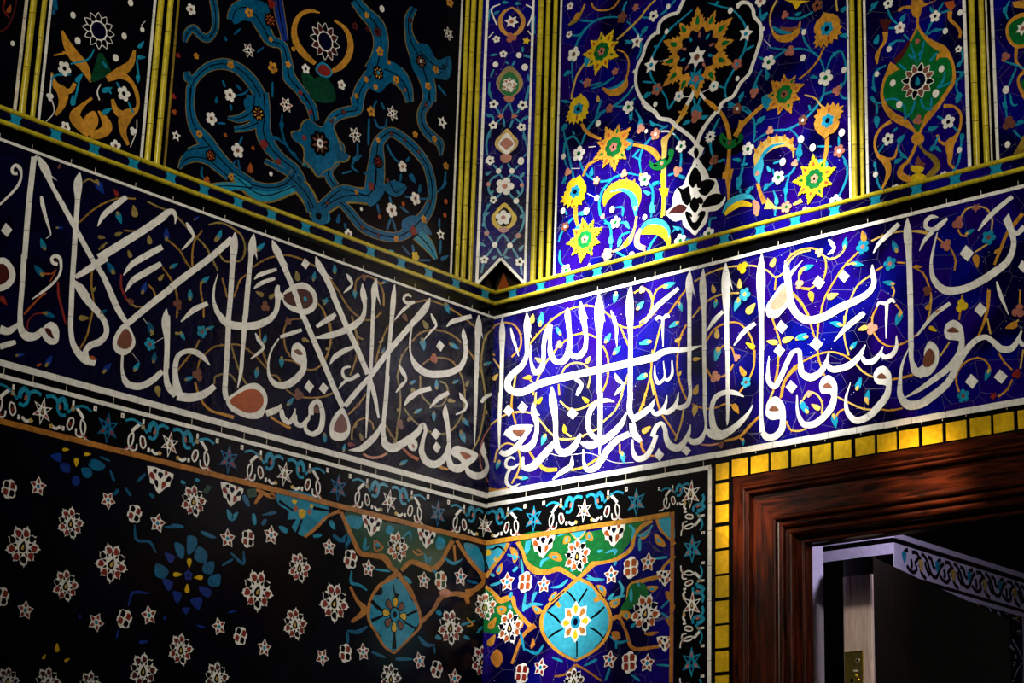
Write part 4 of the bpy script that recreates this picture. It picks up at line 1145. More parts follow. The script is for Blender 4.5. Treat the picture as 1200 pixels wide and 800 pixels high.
p.run('''
@ 570 330 6
V 0,380 60,310 130,288 190,300 240,370 240,460 180,530
V 300,445 400,330 500,240 600,190 720,170 800,190 870,240 940,310 1020,325 1100,300 1150,220 1165,120 1110,45 1040,80
V 470,500 540,430 620,375 700,365 780,395
V 350,720 400,600 450,530 490,490
V 525,660 560,600 630,570 700,590 730,660 715,750
V 940,310 980,400 1000,450
V 820,450 850,510 860,600 850,700 820,770
V 50,540 100,610
V 510,720 515,798
V 300,680 335,720 330,798
V 210,650 195,740
V 1165,560 1160,680 1180,798
V 1200,200 1120,290
V 1000,650 950,798
V 0,440 60,520
@ 570 460 6
V 30,230 80,190 150,150 250,135 330,150 390,210 440,270 500,320 600,325 700,295 780,255
V 185,0 180,100 210,220
V 350,0 345,100
V 60,490 80,410 150,355 210,380 240,450 230,540 180,640
S ochre 300,410,14 350,480,18 420,540,30 500,540,24
S ochre 600,545,14 680,525,16 760,480,16 860,410,12
V 520,60 580,110 620,120 720,90 790,50
V 960,10 910,120 820,210
V 1120,0 1110,70 1070,150
V 550,230 560,280 600,310
V 1090,330 1100,400 1150,440 1200,445
S ochre 20,680,26 80,690,26 150,670,10
V 940,360 940,430
V 200,600 250,590
S white 440,425,3 520,445,3 620,435,3 720,425,3 800,450,3 900,490,3 1040,490,3
@ 750 290 6
V 90,380 120,300 180,260
V 0,530 70,470 90,380 60,300 20,290
V 330,290 270,370 200,470
V 150,540 120,660 90,780
V 330,540 290,620 270,720 265,798
V 385,240 470,190 590,145 700,130 830,135 900,165 960,210 1010,180 1060,90 1120,40 1200,20
V 370,495 430,420 520,350 600,325 700,320
V 470,660 520,580 600,535 690,530 750,580 790,650 805,798
V 555,730 590,690 640,700 670,770
V 960,210 950,300
V 1070,310 1140,390 1190,480
V 930,490 960,580 990,690 975,798
V 1120,260 1130,180 1170,140
V 1110,280 1200,290
@ 750 410 6
V 90,0 80,150 40,320 0,430
V 80,190 110,300 150,440 210,530 260,610
V 265,40 265,150 300,280 330,350
V 310,420 290,520 250,640
V 470,130 510,190 570,190 620,165 660,100
V 370,380 450,410 540,405 600,380 680,400
S ochre 600,640,16 700,610,18 780,530,20 850,460,14
V 700,615 730,640
V 810,0 800,130 760,220 700,300
V 975,30 970,150 940,290 890,400
V 1000,330 1020,230 1080,150 1130,110
V 1030,500 1060,560 1120,570 1180,550
V 0,600 20,690 60,740 110,745
S salmon 430,665,10 500,668,14 570,655,10
@ 900 250 6
V 120,350 170,290 240,255 330,250 400,310 410,400 390,470
V 380,290 440,320 500,300 545,250
V 640,270 540,370 460,490 400,600 370,720 350,798
V 720,440 640,500 590,590 550,720 540,798
V 560,360 620,345
V 730,195 820,155 920,130 1050,130 1140,150
V 760,405 810,375
V 910,345 970,350
V 1020,375 1090,420 1130,500 1150,590 1140,690 1120,760
V 880,590 890,540 860,490
V 770,660 740,720 735,798
V 900,640 940,690
V 220,480 230,400 270,375
V 200,520 300,530 330,510
V 170,560 240,640 290,740
@ 900 370 6
V 90,580 110,480 180,370 270,310 360,270 450,255 530,275 600,320
V 300,50 330,150
V 360,40 350,160 360,300 400,420
V 540,0 540,150 570,280
V 740,110 790,180 860,215 940,200 1010,160 1100,80 1140,0
V 870,450 950,435 1020,410
V 620,340 680,400 740,430
V 490,570 570,610 680,655 760,660
V 480,710 510,670 560,650
V 130,750 160,798
V 380,690 385,620 340,550 290,535 250,590
V 10,600 40,530
V 950,650 850,665 770,650
V 80,270 65,400 50,470
@ 1040 210 7.475
V 210,455 300,455 370,475
V 430,510 500,560
V 640,350 690,270 780,240 870,260 920,350 915,450
V 620,440 650,490 700,500
V 880,570 770,640
V 560,610 600,710 590,800
S ochre 1190,300,34 1110,400,34 1050,480,30 1000,600,26 940,750,22
@ 1040 340 5.444
V 40,565 100,560 170,540
V 340,420 400,330
V 280,40 270,160 260,200
V 480,30 470,120 460,190
S ochre 650,0,22 640,120,20 620,200,16 580,300,12
V 640,180 660,280
V 460,650 440,570 470,490 540,440 610,440 650,480 660,520
V 710,400 750,460 800,510
V 850,0 845,100
V 840,190 800,225
V 870,380 850,500
V 800,570 760,640 710,680
@ 750 290 6
F five sky straw 740,330,48
F tref yellow yellow 725,142,44
F tref salmon salmon 685,775,28 20,300,26
@ 750 410 6
F five sky brown 750,228,42
F tref salmon salmon 535,190,44
F tref brown brown 575,665,28
@ 900 250 6
F five turquoise rose 670,238,52 862,355,50
F tref salmon salmon 365,275,34
F tref salmon salmon 225,500,34
F tref brown brown 1125,545,36
@ 1040 210 7.475
F five turquoise brown 893,512,66
F tref rose rose 625,385,58 520,580,54
F star5 rose rose 782,252,44
@ 1040 340 5.444
F five turquoise brown 488,675,44
F tref yellow yellow 478,100,44
F tref rose rose 840,135,46
F tref red red 828,535,32
F star5 red red 680,675,28
@ 900 370 6
F tref salmon salmon 735,90,46
F tref salmon salmon 295,550,26
@ 570 330 6
F tref salmon salmon 515,445,32
F bud salmon salmon 1095,50,24
@ 570 330 6
B sky 390,260,90,10 510,345,60,-30 910,115,70,190 1090,165,70,40 860,395,70,30 925,480,70,40 1115,430,70,250 1095,670,70,240
B straw 328,260,70,10 370,550,60,-60 720,550,60,30 70,670,60,40
B ochre 290,675,64,260
@ 570 460 6
B sky 405,335,74,200 85,510,60,200 270,600,60,90 965,460,74,170
B yellow 700,50,60,-50 380,55,60,40 1130,260,76,50 555,255,66,-10
@ 750 290 6
B sky 215,262,84,70 240,545,70,240 290,420,66,160 535,400,60,190 685,405,90,200 545,755,90,200 38,668,76,260 1140,625,76,60 1180,140,66,60
B straw 940,105,76,20 705,255,70,0 520,290,66,-10 785,430,100,40 545,605,76,0 1040,645,80,60 930,665,76,-80 275,650,56,60
B yellow 780,690,76,-60
@ 750 410 6
B sky 545,35,90,190 15,195,70,250
B turquoise 730,650,46,180 1155,405,84,160
B straw 405,65,60,80 400,280,80,20 390,430,80,190 285,165,44,30 55,560,70,60
B ochre 725,150,80,-30 680,415,84,150
@ 900 250 6
B turquoise 290,378,76,70 548,208,74,10 640,360,76,100 895,230,80,-20 850,490,74,-80 920,745,90,200 475,775,70,280
B straw 45,345,66,30 460,580,90,70 1130,655,60,30
B ochre 310,590,84,170 675,160,84,-10 1060,378,60,90
@ 900 370 6
B turquoise 240,155,76,260 485,60,76,280 610,205,66,40 645,475,84,20 705,560,76,10 260,640,84,-30 475,745,90,170 920,25,90,200
B straw 150,165,80,70 40,185,74,-80 670,90,76,250 340,640,76,-60 700,600,60,160
B yellow 1165,95,60,110
@ 1040 210 7.475
B turquoise 72,585,90,-20 732,460,80,60
B ochre 785,720,120,170 965,630,60,40
@ 1040 340 5.444
B turquoise 75,185,84,200 640,545,70,200
B ochre 795,230,86,250 265,105,52,20 325,135,30,60
B yellow 295,250,60,120
''')
p.done()
# ------------------------------------------------------------------ upper panels
ZP = Z_ROLL1+0.004
# sunlit flower panel
t = thing('tile_panel', 'tall cobalt tile panel with jagged yellow flowers and a white looping medallion', 'tile panel', PR.p(0.67, ZP, 0), 'tile panels')
ground(t, PR, 0.217, 1.133, ZP, ZT, 'lapis')
p = Panel(t, PR); p.tq = 'turquoise'
p.run('''
@ 650 0 6
P midnight 910,-40 868,92 800,112 740,165 728,220 680,262 640,330 590,455 572,550 580,620 624,705 690,775 740,830 830,855 920,910 985,985 1000,1040 1040,930 1120,800 1180,730 1260,670 1310,580 1370,520 1400,430 1440,340 1455,240 1430,150 1400,90 1365,25 1320,-30
P midnight 1000,1020 1060,1060 1020,1120 1100,1250 1240,1240 1190,1130 1320,1060 1300,900 1120,960 1040,980
@ 650 0 6
T 130,580 125,450 150,330 200,230 280,150 400,120 480,125
T 120,250 180,245 215,200
T 180,145 270,150
T 510,150 560,200 600,270 600,380 575,420
T 590,270 650,200
T 500,310 540,290 560,300
T 480,120 490,50 510,10
T 740,110 800,60 850,0
T 600,120 660,125 700,120
T 970,70 900,130 800,220 730,320 690,400 670,470 690,560 740,620 790,700 800,760
T 700,330 740,320
T 620,575 690,580
T 650,680 680,650
T 180,570 240,600 330,580
T 260,625 350,590 420,540
T 130,500 80,530
T 560,600 520,660 440,730 370,770 310,798
T 400,745 500,745 570,690
T 330,700 300,798
T 60,715 110,720
T 990,740 980,690
T 1010,740 1025,690
T 800,770 850,700
S white 740,435,4 800,415,4
S white 910,680,6 960,680,6
S white 1040,650,4 1100,620,4
S white 530,640,4 560,600,4
@ 820 0 6
T 60,20 140,45 230,70 290,130 320,180 330,260 320,340 270,440 220,530 180,620 190,690 250,740 330,760 370,798
T 310,360 385,320
T 110,40 130,10
T 425,40 430,130
T 440,150 480,95
T 610,125 700,130 800,85
T 490,335 600,350 720,345 800,370 850,420 875,490 890,560
T 720,200 740,290 790,360
T 600,360 540,400 490,440
T 440,490 400,570 385,640
T 470,460 470,560
T 780,545 830,545
T 880,610 870,670 850,710 780,798
T 870,665 950,640
T 890,500 940,390 990,360 1020,420 1030,500 1020,580 990,620
T 960,400 940,370
T 990,660 1010,690 1050,690
T 1000,90 1050,45
T 985,255 1050,235
T 130,600 170,620
T 200,730 240,750
T 280,720 300,660
S white 455,280,4 500,330,5
@ 650 120 6
T 570,50 610,130 620,180
T 545,60 540,130
T 370,50 290,120 240,180 210,240 190,300
T 320,10 290,110
T 185,300 130,240 90,260 70,320 80,430 100,470
T 140,230 130,200
T 175,370 190,450 240,520 300,550 380,550 440,520 500,500 600,515
T 260,520 265,470
T 400,545 330,640 315,720 320,798
T 800,160 750,190 680,250 620,330 600,400 610,500
T 560,380 610,410
T 550,385 600,330
T 660,560 690,620 690,720 680,798
T 690,590 740,565
T 640,630 680,640
T 830,210 880,270
T 890,330 890,420 880,480
T 800,515 850,495
T 890,515 920,530
T 1160,110 1110,220 1100,330 1120,400
T 1150,420 1190,400
T 1110,430 1090,480
T 80,560 50,570
T 790,180 700,150
T 160,640 60,180
S white 750,205,12 800,205,12 850,230,6
S white 240,315,8 290,310,5
S white 230,640,4 290,670,6
S white 120,465,5 180,465,4
@ 820 120 6
T 200,30 300,50 370,100 390,200 380,280
T 390,160 440,120
T 380,280 450,230 520,200 620,190 700,150 800,60 830,30
T 770,20 780,60
T 640,190 690,240 710,300 700,370 670,460 630,510 560,530
T 630,520 610,600 605,700
T 320,380 300,480 280,560 290,640
T 240,405 290,410
T 300,440 340,430
T 520,430 570,410
T 515,470 530,540 470,600
T 520,620 540,680 530,798
T 640,780 700,790
T 980,240 980,310
T 830,310 930,310
T 1000,370 1030,420 1040,500 1010,600 980,660
T 80,200 75,280 90,370
T 140,420 180,400
T 60,480 90,440
T 340,640 380,590
@ 650 200 6
T 40,560 40,640 80,690
T 30,500 50,440 80,390 150,320 200,290
T 90,310 70,270
T 310,210 340,330 390,390 400,480 390,590 370,650
T 350,370 430,370 500,370 520,400
T 430,260 480,260 480,320
T 450,500 470,460 530,430
T 420,560 470,590 540,630
T 690,100 690,250 680,330
T 830,430 870,400 900,420 890,480
T 920,485 960,490 980,530
T 1000,500 1040,460 1090,450
T 1090,400 1100,340 1140,330
T 340,660 310,690
T 650,580 690,500 720,460
T 690,560 760,600
@ 650 0 6
V 710,0 660,50 600,130 530,200 440,280
V 440,350 490,370 520,420 520,500 500,570
V 220,440 160,530 130,640 120,700
V 455,0 420,50 340,75 280,60 260,20
V 215,30 190,90
@ 820 0 6
V 960,0 970,80
V 880,330 830,430 760,510 700,560
V 740,670 810,690 860,750
V 470,730 400,780 370,798
V 545,0 500,100 500,180 520,230
@ 650 120 6
S ochre 190,150,22 230,210,26 280,240,24 330,260,20
S ochre 330,390,16 240,440,20 200,520,12
S ochre 540,295,20 620,310,26 690,340,44 740,400,34
S straw 945,10,18 900,90,26 850,160,20 800,240,26 780,260,44 775,330,34 770,500,34 775,600,24 770,798,16
Q yellow 735,605 765,600 805,605 795,660 775,670 755,660
Q ochre 870,60 940,70 900,110
@ 820 120 6
S ochre 75,10,20 150,70,24 190,150,30 210,240,28 205,420,28 200,500,44 205,600,24 205,690,14
Q ochre 165,490 240,465 225,540 160,540
S ochre 450,20,26 370,90,26 310,150,30 250,240,30
Q ochre 280,120 330,150 270,180
S ochre 900,240,30 895,330,28 880,400,24
S ochre 410,570,24 430,640,26 460,710,40
Q straw 455,750 480,670 540,740 500,750
S straw 520,745,16 600,740,16
S straw 660,720,16 720,690,30
S straw 400,740,22 405,798,16
@ 650 200 6
S ochre 150,250,30 150,320,30 165,390,20
S straw 610,20,20 605,70,20
S straw 580,320,16 560,420,18 520,500,36 460,550,16 410,570,14
Q yellow 480,520 520,470 525,520 500,540
S yellow 760,20,34 765,120,24 765,240,18 755,330,12
S salmon 640,560,14 580,530,26 580,470,30 610,410,26
# curled leaves
@ 650 200 6
S yellow 350,250,8 365,190,50 420,130,74 500,105,84 570,130,70 590,200,40 580,260,20
S sky 390,150,14 460,135,22 520,150,34 560,200,44 570,260,50 570,320,18
F tref salmon salmon 572,265,16
B ochre 350,200,60,200 375,150,60,-50 410,110,50,-20 460,85,50,-10 510,70,50,0 560,80,50,20
S yellow 610,440,20 660,420,60 720,410,80 770,440,70 800,490,40 800,550,8
S sky 600,420,16 650,370,36 710,355,44 770,375,40 805,420,26 805,480,8
S salmon 640,540,20 590,520,30 585,460,36 610,410,20
@ 820 120 6
S straw 400,470,14 410,390,60 460,320,80 540,280,80 620,285,60 660,340,20 660,390,6
B ochre 400,340,50,-40 440,295,50,-20 490,260,54,-10 545,250,54,0 600,250,50,10 650,270,54,30 665,330,50,80
S turquoise 420,430,20 450,370,26 510,310,22 600,290,10
S sky 420,570,26 410,490,60 430,430,50 440,380,20
F tref salmon salmon 410,500,20
S yellow 180,790,20 230,740,44 300,710,44 370,725,24
S sky 160,780,12 200,720,36 280,670,44 360,665,36 400,700,14
S salmon 380,690,20 400,720,44 400,790,30
@ 650 0 6
S ochre 340,620,14 390,650,44 450,640,60 500,590,40 510,550,10
S turquoise 370,630,8 440,610,20 500,560,16
@ 820 0 6
S ochre 515,230,16 560,270,44 620,270,56 690,220,36 710,150,6
S brown 570,200,20 640,210,30 700,190,10
S turquoise 515,190,30 560,220,30 650,235,16
@ 650 0 6
S dullgold 100,180,10 150,140,34 190,90,20
# white strapwork
S white 920,-20,22 890,45,22 868,92,24
S white 868,92,24 800,112,22 740,165,22 728,220,22 680,262,20 640,330,20 622,395,20 590,455,20 572,550,20 580,620,22 620,705,24 690,775,24 715,805,24
F bud white white 735,228,20 566,505,18 712,735,24 792,225,24 803,48,24
@ 820 0 6
S white 265,45,26 300,20,26 345,25,24 378,70,24 385,115,24 425,165,24 436,240,24 410,350,22 380,440,22 350,520,22 290,585,22 235,680,22 165,722,22 125,798,22
F bud white white 275,48,18 452,205,18 270,555,22
@ 650 120 6
S white 620,0,24 660,45,26 700,60,28 740,110,28 820,130,30 860,170,30 930,220,28 985,275,26 1000,310,24
S white 1180,20,24 1080,140,24 1030,220,26 1000,310,24
Q white 1000,285 1055,320 1035,372 1000,405 960,370 938,352 970,320
P black 1000,315 1018,350 1000,398 980,350
S white 1000,395,24 985,440,26 955,500,26 920,590,30
S white 1000,395,24 1030,450,34 1060,510,44 1080,560,30
@ 650 0 6
S white 1000,610,10 980,650,22 950,710,24 930,740,20
S white 1000,610,10 1030,660,22 1060,700,20
S ochre 930,740,20 900,798,24
S ochre 1060,700,20 1110,740,34 1150,780,26
@ 650 200 6
P white 990,-40 1050,20 1085,55 1130,55 1155,110 1165,160 1205,190 1180,250 1130,285 1085,290 1080,330 1060,380 1015,425 990,458 950,420 905,385 900,345 855,358 810,335 785,290 825,260 835,190 860,130 920,95 950,40
P black 990,-25 1036,45 1030,95 985,128 945,85 955,30
P black 866,112 905,130 945,108 955,160 965,205 935,248 900,215 888,165
P maroon 800,308 845,255 880,236 935,262 900,300 845,300
P black 1010,95 1050,68 1100,62 1130,80 1105,135 1060,178 1022,158
P black 1040,262 1085,180 1140,160 1196,180 1160,236 1105,250
P black 985,185 1022,245 990,298 952,245
P black 925,285 960,300 990,345 1030,285 1062,285 1040,360 990,425 940,365
P black 1000,200 1030,185 1050,225 1030,240
P white 955,320 990,352 1022,312 990,366
F star5 white white 992,140,46
F bud white white 990,335,38
# great palmette
@ 650 0 6
F crown ochre navy 1008,370,312,0
F six white brown 1005,405,78
F star5 turquoise rose 1000,555,78,180
F star5 rose rose 1000,560,34
# blossoms
F jag yellow rose 335,365,150
F palm yellow turquoise 172,768,105,190
F five white brown 140,385,52
F five white rose 115,45,28
F star5 white brown 585,295,54
F five white black 700,115,40
F star5 white turquoise 685,460,62
F five white turquoise 880,680,40 1125,610,38
F five white green 525,755,48
F five white brown 108,245,26
F five rose rose 235,585,36 430,505,28 575,55,26
F five brown brown 480,125,42
F five rose turquoise 725,630,44
F five rose rose 392,765,32
B straw 310,695,50,0
B turquoise 90,520,60,-130 640,210,60,40 520,295,50,-70 650,670,50,30 75,715,50,-80
B ochre 160,120,70,220
P turquoise 215,410 250,385 275,420 270,465 225,470
P turquoise 965,790 985,740 1020,740 1045,790
@ 820 0 6
F jag ochre brown 600,665,150
F palm ochre turquoise 900,205,125,170
F star5 white turquoise 330,240,60
F five white green 490,440,52 890,550,58
F five white turquoise 105,610,38
F five white rose 435,8,44
F bud white white 222,78,28 738,230,26 1020,495,28 730,410,30
F five rose turquoise 268,455,42
F five brown black 832,42,42
F tref rose rose 640,365,40 605,108,30 388,655,38 970,640,38
F five brown white 270,768,40
P turquoise 440,690 480,665 515,690 515,740 470,770
P turquoise 375,640 395,580 415,640
B turquoise 460,115,70,40 1020,65,60,45 1030,260,60,120 300,675,60,30 815,545,50,100 435,410,40,-60 480,540,60,190 1000,610,50,190 700,100,50,60
Q yellow 595,0 780,10 720,25 680,70 655,25
@ 650 120 6
F jag ochre rose 420,315,165
P turquoise 495,320 510,260 555,270 545,320 520,340
F five white green 175,362,54 640,545,48
F five white green 895,310,44
F star5 white black 1100,245,48
F five salmon white 715,225,42 300,552,30
F tref salmon salmon 495,502,30 610,188,36 870,485,38 100,492,30
F tref rose rose 1125,410,36 1000,100,48
F bud white white 68,382,26 312,150,30 303,675,28
F bud white white 650,205,18
P turquoise 590,150 610,110 630,150 620,185 585,185
P turquoise 965,70 1000,10 1040,60 1010,85 970,90
B turquoise 70,180,66,-140 265,490,60,10 690,150,50,-40 540,110,50,180 715,570,56,60 930,145,60,240 1060,105,60,70 75,545,50,210 890,525,50,130
P green 670,405 700,432 750,405 800,375 812,325 836,330 835,390 800,440 745,478 680,462
B black 715,445,36,90 798,390,44,30
F bud salmon salmon 760,430,18
@ 820 120 6
F jag yellow salmon 812,540,165
F palm ochre turquoise 905,130,125,10
P sky 810,420 850,400 900,410 905,460 850,480 825,450
F five white green 345,330,50 560,530,50 960,700,50
F star5 white black 80,245,46
F five brown white 730,128,38
F five rose white 985,345,46
F five salmon green 615,738,44
F tref salmon salmon 500,200,32 675,430,28 755,765,36
F tref brown brown 110,405,36
F bud white white 718,262,34 1005,215,34 800,320,34 590,420,34
P green 140,240 165,215 200,260 245,265 300,220 312,245 270,300 210,330 160,300
B black 180,275,36,150 265,272,40,210
F bud brown brown 215,285,20
B turquoise 440,120,70,50 265,405,60,-80 320,440,50,80 470,600,60,210 350,620,60,30 1030,430,50,170 280,570,90,190 705,340,90,0 610,630,60,180
B sky 545,690,60,0 490,470,50,-30
@ 650 200 6
F palm yellow turquoise 150,150,115,200
F jag yellow salmon 218,485,150
P sky 145,430 165,385 215,375 220,430 170,465
F five white green 435,365,44
F five white green 890,495,50
F five white green 85,700,42
F five white green 1090,445,46
F five brown white 80,395,34
F five salmon white 375,590,46
F tref salmon salmon 345,325,20 545,615,44 248,680,26
F bud white white 65,285,28 230,285,34 410,275,30 640,330,26
B sky 400,485,66,0 515,385,60,150 460,510,60,200 690,260,84,0 650,155,56,-60 210,300,60,80 860,405,50,-60
''')
p.done('scroll_work')

# green medallion panel
t = thing('tile_panel', 'narrow cobalt tile panel with an upright green drop medallion framed in gold', 'tile panel', PR.p(1.32, ZP, 0), 'tile panels')
ground(t, PR, 1.188, 1.449, ZP, ZT, 'lapis')
p = Panel(t, PR)
p.run('''
@ 1010 0 6.664
P green 440,215 480,290 545,360 640,420 700,480 715,560 690,650 640,740 560,860 500,950 440,1040 400,960 340,890 220,830 175,760 170,680 200,600 260,510 340,400 395,300
S ochre 440,120,20 440,200,20 490,285,30 560,345,50 640,390,60 690,450,30 722,560,24 715,640,30 660,730,30 600,820,34 520,910,50 480,980,26 445,1060,16
S ochre 440,200,16 400,285,16 340,390,18
S maroon 375,320,20 330,400,34 290,450,44 255,490,30
S ochre 250,500,60 210,560,34 170,650,20 158,740,24 185,830,40 250,910,60 340,960,60 400,1010,30 440,1070,24
Q ochre 590,420 660,400 680,450 610,450 580,480
Q ochre 210,500 300,540 260,560 220,590
Q ochre 390,0 470,0 500,30 590,0 470,60 460,120 430,145 400,125 385,75 340,65 290,95 280,75 320,50 390,40
F ring white brown 440,635,140
T 330,270 370,310
T 200,60 230,140 280,190
T 210,220 270,220
T 330,130 320,170
T 110,50 80,70 60,90
T 220,370 260,325 340,320
T 510,275 560,240 650,230
T 500,270 550,170 640,20
T 620,100 700,80
T 780,390 790,460 750,520
T 190,510 110,560 90,640 100,700
T 735,560 790,570 740,640 760,760
T 380,340 410,420 430,490
T 490,320 470,400 450,480
T 590,410 530,480
T 290,500 350,550
T 650,560 640,620 590,690
T 590,690 700,640
F five white black 210,28,42 575,130,46
F five white rose 300,220,46
F five white black 758,385,28
F bud white white 215,385,30 655,245,30 770,100,30 120,580,28 625,540,34 245,650,34 580,730,38
F tref rose rose 437,325,24
Q maroon 135,150 190,150 245,155 210,200 205,245 170,245 150,190
S ochre 185,250,44 185,310,30 140,390,20 120,440,34 120,500,10
Q rust 640,20 720,5 730,50 700,90 670,60
S ochre 690,90,40 690,150,30 740,200,24 770,250,24 765,300,20
B turquoise 120,310,80,20 545,75,50,-20 325,140,70,30 105,35,70,50 765,500,60,30 790,575,60,40 100,700,60,150 90,780,60,150 760,770,70,190 240,345,60,60 590,235,60,80 385,440,60,-50 465,415,60,30
@ 1010 110 6.664
S ochre 230,215,30 150,270,20 110,340,22 105,420,20 130,480,30 190,530,60 210,600,44 190,680,24 130,790,14
S ochre 190,510,20 250,500,20 275,440,16 290,400,20
S ochre 640,95,30 720,100,22 770,150,20 775,230,20 740,330,30 690,390,70 690,480,44 690,550,26 750,600,14
S ochre 590,320,24 610,370,18 650,395,30
P ochre 440,300 490,340 480,380 440,400 395,380 390,340
S ochre 425,395,22 395,470,24 360,530,26 310,580,34 300,620,50 370,670,50 410,690,30
S dullgold 450,395,22 500,460,26 560,500,44 590,560,50 540,630,50 480,690,40
P yellow 390,640 440,620 500,640 500,690 440,725 385,690
P yellow 380,570 430,560 490,580 460,620 400,610
Q brown 415,545 440,480 470,530 500,545 490,570 430,560
F five white black 210,355,50
F five white black 678,220,56
F five white rose 265,740,36 645,640,36
F bud white white 580,5,34 295,85,36 110,630,30 765,440,30
F tref rose rose 440,205,40
T 130,460 180,390
T 240,300 280,265
T 590,175 640,200
T 710,250 760,300
T 180,50 260,40 330,100 340,190
T 420,50 390,140 330,200
T 460,40 490,110 540,130
T 545,30 540,130
T 120,80 120,160
T 80,40 120,70 150,75
T 290,380 290,440 330,480 360,510
T 600,330 570,400 550,440
T 110,540 115,640 150,740 200,770
T 780,330 770,470 740,570 690,630
B turquoise 120,220,90,180 95,45,50,-30 310,350,80,40 560,270,80,70 290,520,70,60 600,435,60,130 555,420,60,30 785,345,70,190 105,550,50,0 325,490,50,120 755,35,90,200
''')
p.done('scroll_work')
# edge panel at the far right
t = thing('tile_panel', 'dark blue tile panel cut off by the right picture edge with a small green rosette', 'tile panel', PR.p(1.7, ZP, 0), 'tile panels')
ground(t, PR, 1.530, 1.9, ZP, ZT, 'lapis')
p = Panel(t, PR)
p.run('''
@ 1130 0 4
P ochre 200,115 230,80 280,60 320,90 340,150 300,215 240,225 205,190
P green 212,120 240,95 290,80 320,110 330,150 290,200 245,210 218,180
F six white rose 275,135,34
S ochre 245,220,16 250,300,14 290,330,12
Q ochre 225,10 290,0 290,40 235,35
T 185,35 205,90
T 200,30 215,5
T 195,290 240,305 300,330
T 245,320 215,390 200,420
T 190,440 200,550
T 215,440 235,495 250,490
T 230,590 290,570
T 230,610 270,650
F tref rose rose 195,268,24
F tref brown brown 212,578,34
F bud white white 197,422,24 205,678,20
S ochre 300,320,20 255,370,12 275,440,18 290,470,14
Q green 265,380 300,360 300,430 275,420
S dullgold 290,640,30 270,700,44 240,730,26
B turquoise 195,45,40,20 190,495,40,-30 270,570,40,70
''')
p.done('scroll_work')

